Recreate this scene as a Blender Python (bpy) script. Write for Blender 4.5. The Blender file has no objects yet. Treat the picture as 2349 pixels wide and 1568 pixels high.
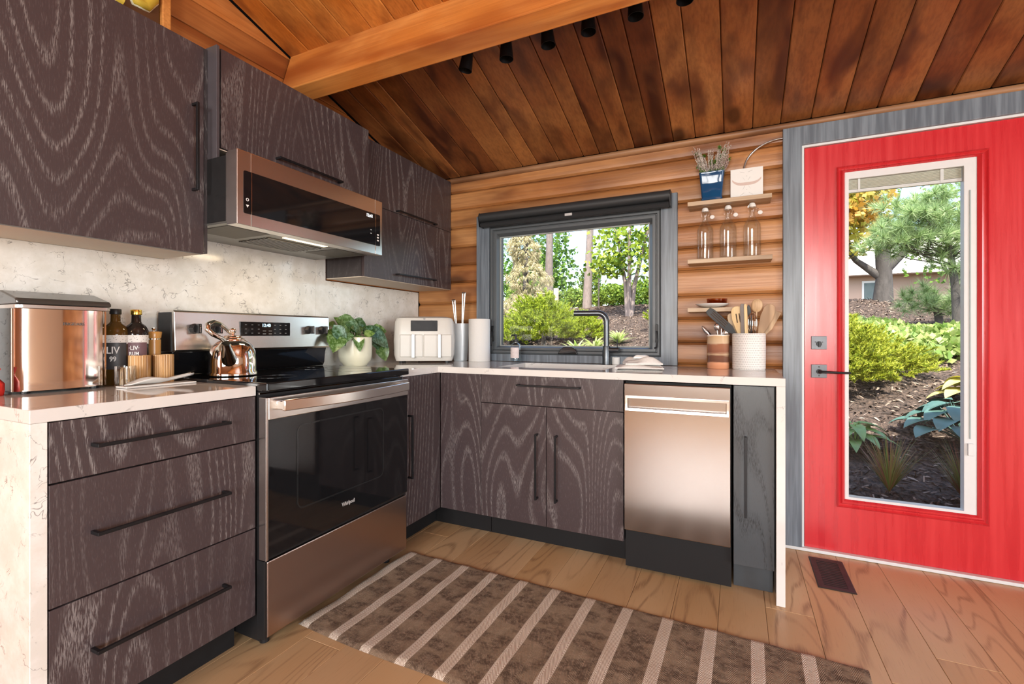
import bpy, bmesh, math, random
import numpy as np
from mathutils import Vector, Matrix
random.seed(7)
rng = np.random.default_rng(11)
C = bpy.context.scene.collection
sc = bpy.context.scene
R = math.radians

# ------------------------------------------------------------ camera, light, exposure
cam = bpy.data.objects.new('camera', bpy.data.cameras.new('camera')); C.objects.link(cam)
cam.location = (2.0761, -2.8074, 1.0896); cam.rotation_euler = (R(90), 0, R(25.3833))
cam.data.sensor_width = 36; cam.data.lens = 36 * 1083.16 / 2349; cam.data.shift_y = -0.00724
cam.data.clip_start = 0.02; cam.data.clip_end = 200
sc.camera = cam
sc.view_settings.view_transform = 'Standard'; sc.view_settings.look = 'None'
sc.view_settings.gamma = 1; sc.view_settings.use_curve_mapping = False
sc.view_settings.exposure = 0.0
sc.cycles.max_bounces = 7; sc.cycles.diffuse_bounces = 3; sc.cycles.glossy_bounces = 4
sc.cycles.transmission_bounces = 7; sc.cycles.transparent_max_bounces = 12
sc.cycles.sample_clamp_indirect = 6; sc.cycles.caustics_reflective = False; sc.cycles.caustics_refractive = False
sc.cycles.use_denoising = True
w = bpy.data.worlds.new('world'); sc.world = w; w.use_nodes = True
nt = w.node_tree; nt.nodes.clear()
sky = nt.nodes.new('ShaderNodeTexSky'); sky.sky_type = 'NISHITA'; sky.sun_disc = False
sky.sun_elevation = R(50); sky.sun_rotation = R(200); sky.air_density = 1.0; sky.dust_density = 2.0
bg = nt.nodes.new('ShaderNodeBackground'); bg.inputs[1].default_value = 0.62
wo = nt.nodes.new('ShaderNodeOutputWorld')
nt.links.new(sky.outputs[0], bg.inputs[0]); nt.links.new(bg.outputs[0], wo.inputs[0])

def light(name, kind, loc, rot, energy, color=(1, 1, 1), **kw):
    l = bpy.data.lights.new(name, kind); l.energy = energy; l.color = color
    for k, v in kw.items(): setattr(l, k, v)
    o = bpy.data.objects.new(name, l); C.objects.link(o); o.location = loc; o.rotation_euler = rot
    return o
sun = light('sun', 'SUN', (0, 0, 9), (0, 0, 0), 12, (1, .95, .84), angle=R(.6))
sun.rotation_euler = Vector((-.45, .95, -1.75)).to_track_quat('-Z', 'Y').to_euler()
# daylight entering by the big windows of the wall behind the camera and of the right-hand wall
DAY = (1, .97, .93)
light('window_daylight', 'AREA', (1.375, -6.04, 1.55), (R(90), 0, 0), 125, DAY, shape='RECTANGLE', size=1.2, size_y=1.5)
light('window_daylight', 'AREA', (2.775, -6.04, 1.55), (R(90), 0, 0), 125, DAY, shape='RECTANGLE', size=1.2, size_y=1.5)
light('window_daylight', 'AREA', (6.34, -3.6, 1.25), (R(90), 0, R(90)), 200, (.92, .97, 1), shape='RECTANGLE', size=2.2, size_y=2.0)

# ------------------------------------------------------------ material helpers
MATS = {}
class NT:
    def __init__(s, name):
        s.m = bpy.data.materials.new(name); s.m.use_nodes = True; s.t = s.m.node_tree
        s.p = s.t.nodes['Principled BSDF']; MATS[name] = s.m
    def n(s, typ, **kw):
        nd = s.t.nodes.new('ShaderNode' + typ)
        for k, v in kw.items():
            if k.startswith('i_'):
                key = k[2:]; key = int(key) if key.isdigit() else key.replace('_', ' ')
                s.set(nd.inputs[key], v)
            else: setattr(nd, k, v)
        return nd
    def set(s, inp, v):
        if isinstance(v, bpy.types.NodeSocket): s.t.links.new(v, inp)
        elif isinstance(v, (tuple, list)) and len(v) == 3 and len(getattr(inp, 'default_value', (0,)*3)) == 4: inp.default_value = (*v, 1)
        else: inp.default_value = v
    def math(s, op, a, b=0.0, c=0.0, clamp=False):
        nd = s.n('Math', operation=op, use_clamp=clamp); s.set(nd.inputs[0], a); s.set(nd.inputs[1], b)
        s.set(nd.inputs[2], c); return nd.outputs[0]
    def mix(s, f, a, b, mode='MIX'):
        nd = s.n('MixRGB', blend_type=mode); s.set(nd.inputs[0], f); s.set(nd.inputs[1], a); s.set(nd.inputs[2], b); return nd.outputs[0]
    def smooth(s, v, lo, hi, a=0.0, b=1.0):
        nd = s.n('MapRange', interpolation_type='SMOOTHSTEP'); s.set(nd.inputs[0], v)
        for i, x in zip((1, 2, 3, 4), (lo, hi, a, b)): nd.inputs[i].default_value = x
        return nd.outputs[0]
    def noise(s, vec, scale, detail=3, rough=.55, dist=0.0):
        nd = s.n('TexNoise'); s.set(nd.inputs['Vector'], vec); nd.inputs['Scale'].default_value = scale
        nd.inputs['Detail'].default_value = detail; nd.inputs['Roughness'].default_value = rough
        nd.inputs['Distortion'].default_value = dist; return nd.outputs['Fac']
    def coords(s, scale=(1, 1, 1), jitter=True, kind='Object'):
        tc = s.n('TexCoord').outputs[kind]
        if jitter:
            oi = s.n('ObjectInfo').outputs['Random']
            add = s.n('VectorMath', operation='ADD'); s.set(add.inputs[0], tc)
            cb = s.n('CombineXYZ'); 
            for i, k in enumerate((17.3, 31.7, 11.9)): s.set(cb.inputs[i], s.math('MULTIPLY', oi, k))
            s.set(add.inputs[1], cb.outputs[0]); tc = add.outputs[0]
        mp = s.n('VectorMath', operation='MULTIPLY'); s.set(mp.inputs[0], tc); mp.inputs[1].default_value = scale
        return mp.outputs[0]
    def sep(s, v):
        nd = s.n('SeparateXYZ'); s.set(nd.inputs[0], v); return nd.outputs
    def rand(s): return s.n('ObjectInfo').outputs['Random']
    def out(s, color=None, rough=None, bump=None, bs=.2, bd=.002, **kw):
        if color is not None: s.set(s.p.inputs['Base Color'], color)
        if rough is not None: s.set(s.p.inputs['Roughness'], rough)
        if bump is not None:
            b = s.n('Bump'); b.inputs['Strength'].default_value = bs; b.inputs['Distance'].default_value = bd
            s.set(b.inputs['Height'], bump); s.set(s.p.inputs['Normal'], b.outputs[0])
        for k, v in kw.items(): s.set(s.p.inputs[k.replace('_', ' ')], v)
        return s.m

def flat(name, col, rough=.5, metal=0.0, var=.06, vs=30, **kw):
    """plain colour with a little procedural unevenness"""
    t = NT(name); n = t.noise(t.coords(jitter=False), vs, 2)
    lo = tuple(c * (1 - var) for c in col); hi = tuple(min(1, c * (1 + var)) for c in col)
    return t.out(t.mix(n, lo, hi), t.smooth(n, .2, .8, rough * .9, min(1, rough * 1.1)), Metallic=metal, **kw)

def wood(name, axis, base, dark, light_, rough=.4, k=9, sc_=6.0, knots=True, var=.5, bs=.15, stain=None, coat=0.0):
    t = NT(name); al = 'xyz'.index(axis)
    s = [1.0, 1.0, 1.0]; s[al] = .13
    v = t.coords(tuple(s))
    n = t.noise(v, sc_, 2, .4, .25)
    ring = t.math('PINGPONG', t.math('MULTIPLY', n, k), 1.0)
    s2 = [1.0] * 3; s2[al] = .03
    fine = t.noise(t.coords(tuple(s2)), 90, 3, .6)
    patch = t.noise(t.coords(tuple([.8 if i != al else .35 for i in range(3)])), 4.0, 3, .6, .6)
    c = t.mix(t.smooth(ring, .15, .95), base, dark)
    c = t.mix(t.smooth(patch, .35, .72), c, light_)
    c = t.mix(t.smooth(fine, .35, .7, 0, .35), c, dark)
    rnd = t.rand()
    c = t.mix(t.math('MULTIPLY', rnd, var), c, t.mix(1.0, c, stain or dark, 'MULTIPLY') if stain else dark)
    h = t.math('SUBTRACT', ring, fine)
    if knots:
        kv = [1.0] * 3; kv[al] = .45
        vo = t.n('TexVoronoi', feature='F1'); t.set(vo.inputs['Vector'], t.coords(tuple(kv))); vo.inputs['Scale'].default_value = 3.3
        kn = t.smooth(t.math('ADD', vo.outputs['Distance'], t.math('MULTIPLY', fine, .07)), .10, .20, 1, 0)
        c = t.mix(t.math('MULTIPLY', kn, .8), c, tuple(x * .35 for x in dark))
    return t.out(c, t.smooth(fine, .3, .8, rough * .92, rough * 1.1), h, bs, .002, Coat_Weight=coat, Coat_Roughness=.2)

def cabinet_mat(name, base, grain, rough=.36, hi=.72, axis=2):
    t = NT(name); s = [1.0] * 3; s[axis] = .17
    v = t.coords(tuple(s))
    n = t.noise(v, 3.4, 1.0, .35, .0)
    line = t.math('PINGPONG', t.math('MULTIPLY', n, 54), 1.0)
    s2 = [1.0] * 3; s2[axis] = .09
    pore = t.noise(t.coords(tuple(s2)), 520, 2, .6)
    reg = t.noise(v, 2.2, 2)
    g = t.math('MULTIPLY', t.smooth(line, .5, .95), t.smooth(pore, .44, .62))
    g = t.math('MULTIPLY', g, t.smooth(reg, .3, .62, .25, 1.0))
    g = t.math('MAXIMUM', g, t.math('MULTIPLY', t.smooth(pore, .56, .75), .3))
    c = t.mix(t.math('MULTIPLY', g, hi), base, grain)
    return t.out(c, t.smooth(g, 0, 1, rough, rough + .15), t.math('SUBTRACT', pore, g), .18, .0012)

def leafmat(name, c1, c2, rough=.45, trans=.35, c3=None):
    t = NT(name); g = t.n('NewGeometry').outputs['Random Per Island']
    c = t.mix(g, c1, c2)
    if c3: c = t.mix(t.smooth(t.noise(t.coords(jitter=False), 3.0, 2), .45, .6), c, c3)
    t.set(t.p.inputs['Base Color'], c); t.p.inputs['Roughness'].default_value = rough
    tr = t.n('BsdfTranslucent'); t.set(tr.inputs[0], c)
    mx = t.n('MixShader'); mx.inputs[0].default_value = trans
    t.t.links.new(t.p.outputs[0], mx.inputs[1]); t.t.links.new(tr.outputs[0], mx.inputs[2])
    t.t.links.new(mx.outputs[0], t.t.nodes['Material Output'].inputs[0]); return t.m

def steel(name, col=(.62, .6, .58), rough=.26, axis=2, streak=900):
    t = NT(name); s = [streak] * 3; s[axis] = 9.0
    n = t.noise(t.coords(tuple(s), jitter=False), 1.0, 2); b = t.noise(t.coords(jitter=False), 2.5, 3)
    return t.out(t.mix(b, tuple(c * .92 for c in col), col), rough, None, Metallic=1.0, Anisotropic=.4)

def glass(name, col=(1, 1, 1), rough=.0, ior=1.45, thin=False):
    t = NT(name)
    if thin:   # window pane: transparent with a fresnel reflection
        tr = t.n('BsdfTransparent'); tr.inputs[0].default_value = (*col, 1)
        gl = t.n('BsdfGlossy'); gl.inputs['Roughness'].default_value = .02
        lw = t.n('LayerWeight'); lw.inputs[0].default_value = .5
        mx = t.n('MixShader'); t.t.links.new(t.math('ADD', t.math('MULTIPLY', t.math('POWER', lw.outputs['Facing'], 4.0), .6), .013), mx.inputs[0])
        t.t.links.new(tr.outputs[0], mx.inputs[1]); t.t.links.new(gl.outputs[0], mx.inputs[2])
        t.t.links.new(mx.outputs[0], t.t.nodes['Material Output'].inputs[0]); return t.m
    return t.out(col, rough, Transmission_Weight=1.0, IOR=ior)

def emit(name, col, st):
    t = NT(name); return t.out(col, .5, Emission_Color=(*col, 1), Emission_Strength=st)

# ---- the palette
cabinet = cabinet_mat('dark_oak', (.056, .039, .041), (.29, .26, .25))
cabinet_g = cabinet_mat('dark_oak_side', (.043, .036, .038), (.23, .22, .22))
kickm = flat('kick_black', (.012, .0115, .012), .6, var=.2, Specular_IOR_Level=.25)
t = NT('quartz'); v = t.coords(jitter=False)
warp = t.n('VectorMath', operation='ADD'); t.set(warp.inputs[0], v)
wn = t.n('TexNoise'); t.set(wn.inputs['Vector'], v); wn.inputs['Scale'].default_value = 6; wn.inputs['Detail'].default_value = 3
wm = t.n('VectorMath', operation='SCALE'); t.set(wm.inputs[0], wn.outputs['Color']); wm.inputs['Scale'].default_value = .35; t.set(warp.inputs[1], wm.outputs[0])
n1 = t.noise(warp.outputs[0], 9, 4, .6)
vein = t.smooth(t.math('ABSOLUTE', t.math('SUBTRACT', n1, .5)), 0.0, .011, 1, 0)
msk = t.smooth(t.noise(v, 13, 3), .46, .58)
vein = t.math('MULTIPLY', vein, msk)
cloud = t.noise(v, 12, 5, .65)
c = t.mix(t.smooth(cloud, .35, .7), (.72, .69, .63), (.84, .82, .78))
spk = t.smooth(t.noise(v, 120, 2), .66, .74)
c = t.mix(t.math('MULTIPLY', spk, .3), c, (.3, .28, .25))
quartz = t.out(t.mix(t.math('MULTIPLY', vein, .7), c, (.12, .115, .11)), .14)
t = NT('quartz_top'); v = t.coords(jitter=False)
n1 = t.noise(v, 8, 4, .6, .6); vein = t.math('MULTIPLY', t.smooth(t.math('ABSOLUTE', t.math('SUBTRACT', n1, .5)), 0.0, .012, 1, 0), t.smooth(t.noise(v, 9, 3), .56, .66))
quartz_top = t.out(t.mix(t.math('MULTIPLY', vein, .55), t.mix(t.noise(v, 10, 4), (.66, .64, .61), (.76, .74, .71)), (.2, .19, .18)), .06)

logm = wood('log_wood', 'x', (.42, .18, .056), (.20, .075, .024), (.53, .27, .105), .42, k=7, sc_=6, var=.5, bs=.45, stain=(.86, .66, .52))
ceil_far = wood('cedar_shaded', 'y', (.30, .10, .03), (.10, .03, .012), (.44, .18, .055), .33, k=7, sc_=6, var=.75, stain=(.33, .24, .24))  # far boards: weaker light beyond the beam put into a darker colour
ceil_near = wood('cedar_lit', 'y', (.50, .15, .022), (.21, .05, .009), (.66, .27, .06), .34, k=7, sc_=6, var=.95, stain=(.45, .3, .25))  # same ceiling, warm light on the near boards put into the colour
beamm = wood('beam_wood', 'x', (.58, .20, .04), (.34, .09, .018), (.72, .32, .09), .3, k=9, sc_=4, var=.1, knots=False, bs=.25)
wallwood = wood('siding_wood', 'y', (.50, .165, .038), (.21, .055, .014), (.60, .24, .07), .35, k=6, sc_=5, var=.3, knots=False)
def oak_floor():
    t = NT('floor_oak'); v = t.coords((1, .16, 1)); n = t.noise(v, 5.0, 1.5, .4)
    ring = t.smooth(t.math('PINGPONG', t.math('MULTIPLY', n, 30), 1.0), .55, 1.0)
    pore = t.noise(t.coords((1, .05, 1)), 260, 2, .6); reg = t.smooth(t.noise(t.coords((1, .4, 1)), 3, 2), .42, .62)
    g = t.math('MULTIPLY', t.math('MULTIPLY', ring, t.smooth(pore, .3, .6, .3, 1)), reg)
    g = t.math('MAXIMUM', g, t.smooth(pore, .55, .8, 0, .35))
    c = t.mix(t.smooth(t.noise(t.coords((1, .3, 1)), 2.5, 2), .3, .7), (.53, .32, .15), (.63, .42, .23))
    c = t.mix(t.math('MULTIPLY', t.rand(), .35), c, (.44, .26, .13))
    return t.out(t.mix(t.math('MULTIPLY', g, .62), c, (.20, .10, .045)), t.smooth(g, 0, 1, .34, .45), t.math('SUBTRACT', 1.0, g), .12, .001)
floorm = oak_floor()
shelfm = wood('shelf_pine', 'x', (.50, .36, .23), (.28, .18, .1), (.62, .47, .32), .5, k=10, sc_=8, knots=False, var=.1)
oakm = wood('light_oak', 'z', (.60, .34, .13), (.36, .17, .05), (.68, .43, .2), .4, k=8, sc_=18, knots=False, var=.1)
utensil = wood('utensil_wood', 'z', (.55, .36, .19), (.28, .16, .07), (.66, .47, .28), .5, k=7, sc_=16, knots=False, var=.5, stain=(.7, .6, .5))
steelm = steel('brushed_steel', (.66, .62, .59), .27)
steel_h = steel('brushed_steel_h', (.80, .77, .73), .24, axis=1)
steel_x = steel('brushed_steel_x', (.44, .405, .38), .2, axis=0)
chrome = flat('chrome', (.85, .82, .78), .05, 1.0, var=.02)
copper = flat('reflection_tinted_steel', (.90, .76, .66), .08, 1.0, var=.03)  # chrome kettle lid, with the orange reflection tinted into its colour
blackg = flat('black_glass', (.008, .008, .009), .05, var=.2)
blackp = flat('black_plastic', (.014, .014, .015), .42, var=.15, Specular_IOR_Level=.35)
blackm = flat('matte_black_metal', (.016, .016, .018), .38, .5, var=.15)
ptrim = NT('trim_paint_blue_grey'); t = ptrim; st = t.noise(t.coords((30, 30, 1.5), jitter=False), 1.5, 3)
trimp = t.out(t.mix(t.smooth(st, .35, .7), (.10, .118, .142), (.19, .225, .26)), .34, st, .08, .001)
trimd = flat('window_frame_grey', (.085, .095, .102), .4, var=.08)
shadem = flat('shade_charcoal', (.022, .024, .026), .55, var=.1, vs=200)
whitep = flat('white_paint', (.66, .67, .67), .35, var=.03)
t = NT('door_red'); n = t.noise(t.coords((25, 25, 1.2), jitter=False), 1.3, 3)
redm = t.out(t.mix(t.smooth(n, .3, .7), (.50, .016, .024), (.58, .024, .030)), t.smooth(n, .3, .75, .24, .36), n, .05, .001, Coat_Weight=.6, Coat_Roughness=.22)
pane = glass('window_pane', (.985, .99, .985), thin=True)
def thin(name, col, ior=1.5):
    t = NT(name); tr = t.n('BsdfTransparent'); tr.inputs[0].default_value = (*col, 1); gl = t.n('BsdfGlossy'); gl.inputs['Roughness'].default_value = .03
    lw = t.n('LayerWeight'); lw.inputs[0].default_value = .5; mx = t.n('MixShader')
    t.t.links.new(t.math('ADD', t.math('MULTIPLY', t.math('POWER', lw.outputs['Facing'], 3.0), .6), .05), mx.inputs[0])
    t.t.links.new(tr.outputs[0], mx.inputs[1]); t.t.links.new(gl.outputs[0], mx.inputs[2]); t.t.links.new(mx.outputs[0], t.t.nodes['Material Output'].inputs[0]); return t.m
clear = thin('clear_glass', (.97, .975, .97))
whitec = flat('white_ceramic', (.74, .73, .70), .18, var=.03)
creamc = flat('cream_ceramic', (.74, .73, .57), .2, var=.05)
fryw = flat('cream_appliance', (.60, .575, .53), .35, var=.02)
undm = flat('cabinet_underside', (.62, .53, .43), .5, var=.05)
vasec = flat('pale_blue_glaze', (.78, .84, .88), .08, var=.04)
paper = flat('paper_towel', (.72, .70, .67), .9, var=.04, vs=150)
gray_u = flat('grey_vent_metal', (.25, .25, .23), .35, .8, var=.1)
darkmesh = flat('grease_filter', (.13, .12, .10), .5, .7, var=.5, vs=160)
lampw = emit('warm_lamp_lens', (1, .72, .38), 5)
lcd = emit('display_digits_blue', (.45, .8, 1), 4)
lcdw = emit('display_digits_white', (.9, .95, 1), 4)
dimw = flat('printed_marks', (.35, .36, .37), .5)
inkd = flat('dark_print', (.10, .09, .085), .5)
inkw = flat('white_print', (.85, .84, .82), .5)

# ------------------------------------------------------------ geometry helpers
ORG = {}
def props(o, label=None, cat=None, group=None, kind=None):
    if label: o['label'] = label
    if cat: o['category'] = cat
    if group: o['group'] = group
    if kind: o['kind'] = kind
def thing(name, label, cat, loc, group=None):
    o = bpy.data.objects.new(name, None); C.objects.link(o); o.location = loc; o.empty_display_size = .05
    ORG[o.name] = Vector(loc); props(o, label, cat, group); return o
def struct(name, loc=(0, 0, 0)):
    o = bpy.data.objects.new(name, None); C.objects.link(o); o.location = loc; ORG[o.name] = Vector(loc); o['kind'] = 'structure'; return o

class B:
    def __init__(s): s.v = []; s.f = []
    def add(s, vs, fs):
        n = len(s.v); s.v += [tuple(p) for p in vs]; s.f += [tuple(i + n for i in f) for f in fs]; return s
    def box(s, x0, x1, y0, y1, z0, z1, m=None):
        vs = [(x, y, z) for z in (z0, z1) for y in (y0, y1) for x in (x0, x1)]
        if m is not None: vs = [m @ Vector(p) for p in vs]
        return s.add(vs, [(0, 2, 3, 1), (4, 5, 7, 6), (0, 1, 5, 4), (2, 6, 7, 3), (0, 4, 6, 2), (1, 3, 7, 5)])
    def prism(s, poly, axis, a, b):
        """poly = 2D points in the other two axes (cyclic order yz / xz / xy)"""
        def P(u, w_, c):
            return {'x': (c, u, w_), 'y': (u, c, w_), 'z': (u, w_, c)}[axis]
        n = len(poly); vs = [P(*p, a) for p in poly] + [P(*p, b) for p in poly]
        fs = [tuple(range(n))[::-1], tuple(range(n, 2 * n))] + [(i, (i + 1) % n, n + (i + 1) % n, n + i) for i in range(n)]
        return s.add(vs, fs)
    def lathe(s, prof, c=(0, 0, 0), seg=32, sx=1, sy=1, m=None, cap=True):
        vs = []; n = len(prof)
        for r, z in prof:
            for k in range(seg):
                a = 2 * math.pi * k / seg; p = Vector((r * math.cos(a) * sx, r * math.sin(a) * sy, z))
                if m is not None: p = m @ p
                vs.append((p.x + c[0], p.y + c[1], p.z + c[2]))
        fs = [(i * seg + k, i * seg + (k + 1) % seg, (i + 1) * seg + (k + 1) % seg, (i + 1) * seg + k) for i in range(n - 1) for k in range(seg)]
        if cap: fs += [tuple(range(seg))[::-1], tuple((n - 1) * seg + k for k in range(seg))]
        return s.add(vs, fs)
    def tube(s, pts, r, seg=10, cap=True):
        P = [Vector(p) for p in pts]; rs = r if isinstance(r, (list, tuple)) else [r] * len(P)
        vs = []; up = None
        for i, p in enumerate(P):
            d = (P[min(i + 1, len(P) - 1)] - P[max(i - 1, 0)]).normalized()
            if up is None: up = d.orthogonal().normalized()
            up = (up - d * up.dot(d)).normalized(); sd = d.cross(up)
            for k in range(seg):
                a = 2 * math.pi * k / seg; q = p + (up * math.cos(a) + sd * math.sin(a)) * rs[i]; vs.append(tuple(q))
        fs = [(i * seg + k, i * seg + (k + 1) % seg, (i + 1) * seg + (k + 1) % seg, (i + 1) * seg + k) for i in range(len(P) - 1) for k in range(seg)]
        if cap: fs += [tuple(range(seg))[::-1], tuple((len(P) - 1) * seg + k for k in range(seg))]
        return s.add(vs, fs)
    def loops(s, rects, closed=True):
        """rects: (x0,x1,z0,z1,y) mitred rectangular frame section"""
        vs = []
        for x0, x1, z0, z1, y in rects: vs += [(x0, y, z0), (x1, y, z0), (x1, y, z1), (x0, y, z1)]
        n = len(rects); fs = []
        for i in range(n if closed else n - 1):
            j = (i + 1) % n
            for k in range(4): fs.append((i * 4 + k, i * 4 + (k + 1) % 4, j * 4 + (k + 1) % 4, j * 4 + k))
        return s.add(vs, fs)
    def build(s, name, mat, parent=None, org=None, smooth=None, bevel=0, bseg=2, kind=None, label=None):
        o0 = ORG[parent.name] if parent is not None and parent.name in ORG else Vector(org or (0, 0, 0))
        me = bpy.data.meshes.new(name)
        me.from_pydata([(p[0] - o0.x, p[1] - o0.y, p[2] - o0.z) for p in s.v], [], s.f); me.validate()
        bm = bmesh.new(); bm.from_mesh(me); bmesh.ops.recalc_face_normals(bm, faces=bm.faces); bm.to_mesh(me); bm.free()
        me.materials.append(mat)
        if smooth:
            me.polygons.foreach_set('use_smooth', [True] * len(me.polygons)); me.set_sharp_from_angle(angle=R(smooth))
        o = bpy.data.objects.new(name, me); C.objects.link(o)
        if parent is not None: o.parent = parent
        else: o.location = o0
        ORG[o.name] = o0
        if bevel:
            b = o.modifiers.new('bevel', 'BEVEL'); b.width = bevel; b.segments = bseg; b.limit_method = 'ANGLE'; b.angle_limit = R(40)
            if not smooth: pass
        if kind: o['kind'] = kind
        if label: o['label'] = label
        return o

def clone(root, loc, label, group=None, rotz=None):
    r = root.copy(); C.objects.link(r); r.location = loc; r['label'] = label
    if group: r['group'] = group
    if rotz is not None: r.rotation_euler.z = rotz
    ORG[r.name] = Vector(loc)
    def kids(a, b, d=0):
        for ch in list(a.children):
            c_ = ch.copy(); C.objects.link(c_); c_.parent = b
            if d < 2: kids(ch, c_, d + 1)
    kids(root, r); return r

def text(parent, name, body, size, pos, xdir, updir, mat, ext=.0006, bold=0.0, squash=1.0, label=None):
    cu = bpy.data.curves.new('t', 'FONT'); cu.body = body; cu.size = size; cu.extrude = ext; cu.align_x = 'CENTER'; cu.align_y = 'CENTER'
    cu.offset = bold; cu.resolution_u = 3
    tmp = bpy.data.objects.new('t', cu); C.objects.link(tmp); bpy.context.view_layer.update()
    me = bpy.data.meshes.new_from_object(tmp.evaluated_get(bpy.context.evaluated_depsgraph_get()))
    bpy.data.objects.remove(tmp)
    x = Vector(xdir).normalized(); u = Vector(updir).normalized(); n = x.cross(u)
    o0 = ORG[parent.name]; M = Matrix((x * squash, u, n)).transposed().to_4x4(); M.translation = Vector(pos) - o0
    me.transform(M); me.materials.clear(); me.materials.append(mat); me.name = name
    o = bpy.data.objects.new(name, me); C.objects.link(o); o.parent = parent; ORG[o.name] = o0
    if label: o['label'] = label
    return o

def handle_bar(parent, a, b, n, off=.032, t=.009, mat=None):
    """square bar pull from a to b held off the front by two posts along n"""
    a = Vector(a); b = Vector(b); n = Vector(n); bd = B()
    for p, q in ((a + n * off, b + n * off),):
        d = (q - p).normalized(); e = d.cross(n)
        vs = []
        for c_ in (p - d * 0, q):
            for u, w_ in ((-1, -1), (1, -1), (1, 1), (-1, 1)): vs.append(c_ + e * u * t / 2 + n * w_ * t / 2)
        bd.add(vs, [(3, 2, 1, 0), (4, 5, 6, 7)] + [(i, (i + 1) % 4, 4 + (i + 1) % 4, 4 + i) for i in range(4)])
    for c_ in (a + (b - a).normalized() * t / 2, b - (b - a).normalized() * t / 2):
        d = (b - a).normalized(); e = d.cross(n); vs = []
        for k in (0, off - t / 2):
            for u, w_ in ((-1, -1), (1, -1), (1, 1), (-1, 1)): vs.append(c_ + n * k + e * u * t / 2 + d * w_ * t / 2)
        bd.add(vs, [(3, 2, 1, 0), (4, 5, 6, 7)] + [(i, (i + 1) % 4, 4 + (i + 1) % 4, 4 + i) for i in range(4)])
    return bd.build('handle', mat or blackm, parent, bevel=.001)

def npmesh(name, V, F, mat, parent=None, kind=None, label=None, smooth=False, loc=None):
    """V (n,3) world coords, F (m,3|4)"""
    o0 = np.array(ORG[parent.name]) if parent is not None else np.array(loc if loc is not None else (0, 0, 0), float)
    me = bpy.data.meshes.new(name); V = np.asarray(V, np.float32) - o0.astype(np.float32); F = np.asarray(F, np.int32)
    me.vertices.add(len(V)); me.vertices.foreach_set('co', V.ravel())
    k = F.shape[1]; me.loops.add(F.size); me.loops.foreach_set('vertex_index', F.ravel())
    me.polygons.add(len(F)); me.polygons.foreach_set('loop_start', np.arange(0, F.size, k, dtype=np.int32))
    me.update(calc_edges=True); me.materials.append(mat)
    if smooth: me.polygons.foreach_set('use_smooth', np.ones(len(F), bool))
    o = bpy.data.objects.new(name, me); C.objects.link(o)
    if parent is not None: o.parent = parent
    else: o.location = tuple(o0)
    ORG[o.name] = Vector(tuple(map(float, o0)))
    if kind: o['kind'] = kind
    if label: o['label'] = label
    return o
#@@STRUCTURE
# ============================================================ STRUCTURE
def ceil_z(y): return 2.18 - .3 * y
# floor of oak boards
fl = struct('floor')
B().box(-.1, 6.5, -6.2, .06, -.12, -.012).build('subfloor', kickm, fl)
pw = .1677; edges = [.84 + pw * k for k in range(-5, 34)]
known = {round(2.1816, 2): [-.665], round(.6723, 2): [-1.59], round(2.6847, 2): [-.757, -2.3], round(2.517, 2): [-.96]}
for x0 in edges:
    cuts = known.get(round(x0, 2)); 
    if cuts is None: cuts = [-random.uniform(.3, 1.9)] if x0 > 2.3 or x0 < .6 else [-random.uniform(1.7, 2.3)]
    while cuts[-1] > -5.4: cuts.append(cuts[-1] - random.uniform(1.0, 1.9))
    ys = [.055] + cuts + [-6.15]
    for a, b in zip(ys[:-1], ys[1:]):
        B().box(max(x0 + .0006, -.05), min(x0 + pw - .0006, 6.45), b + .0006, a - .0006, -.012, 0).build('floorboard', floorm, fl, bevel=.0012, bseg=1)

# ceiling of cedar boards, two lengths meeting above the beam
ce = struct('ceiling')
def slope_board(x0, x1, ya, yb, th, name, mat, dz=0.0):
    vs = []
    for y in (ya, yb):
        for x in (x0, x1):
            for d in (0, th): vs.append((x, y, ceil_z(y) + d + dz))
    return B().add(vs, [(0, 1, 3, 2), (4, 6, 7, 5), (0, 4, 5, 1), (2, 3, 7, 6), (0, 2, 6, 4), (1, 5, 7, 3)]).build(name, mat, ce, bevel=.004, bseg=1)
slope_board(-.2, 6.6, .25, -6.3, .1, 'roof_deck', kickm, .022)
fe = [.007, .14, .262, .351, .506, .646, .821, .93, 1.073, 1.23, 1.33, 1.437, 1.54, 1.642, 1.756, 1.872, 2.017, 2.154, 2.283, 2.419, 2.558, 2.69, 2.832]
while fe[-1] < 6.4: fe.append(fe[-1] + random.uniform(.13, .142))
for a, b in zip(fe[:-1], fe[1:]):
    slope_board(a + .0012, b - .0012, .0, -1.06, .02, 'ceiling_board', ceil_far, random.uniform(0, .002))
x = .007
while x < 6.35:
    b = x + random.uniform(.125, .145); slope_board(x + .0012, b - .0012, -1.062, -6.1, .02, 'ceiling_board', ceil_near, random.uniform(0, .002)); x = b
# beam square to the roof slope
bm_ = struct('trim_1', (0, -1.1, 2.4)); sl = .3; L = math.sqrt(1 + sl * sl)
poly = []
for y1, h in ((-1.105, -.015), (-1.105, .213), (-1.012, .213), (-1.012, -.015)):
    poly.append((y1 - sl / L * h, ceil_z(y1) - h / L))
B().prism(poly, 'x', .008, 6.4).build('beam', beamm, bm_, bevel=.005, label='large orange-stained timber beam under the sloping board ceiling')

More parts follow.
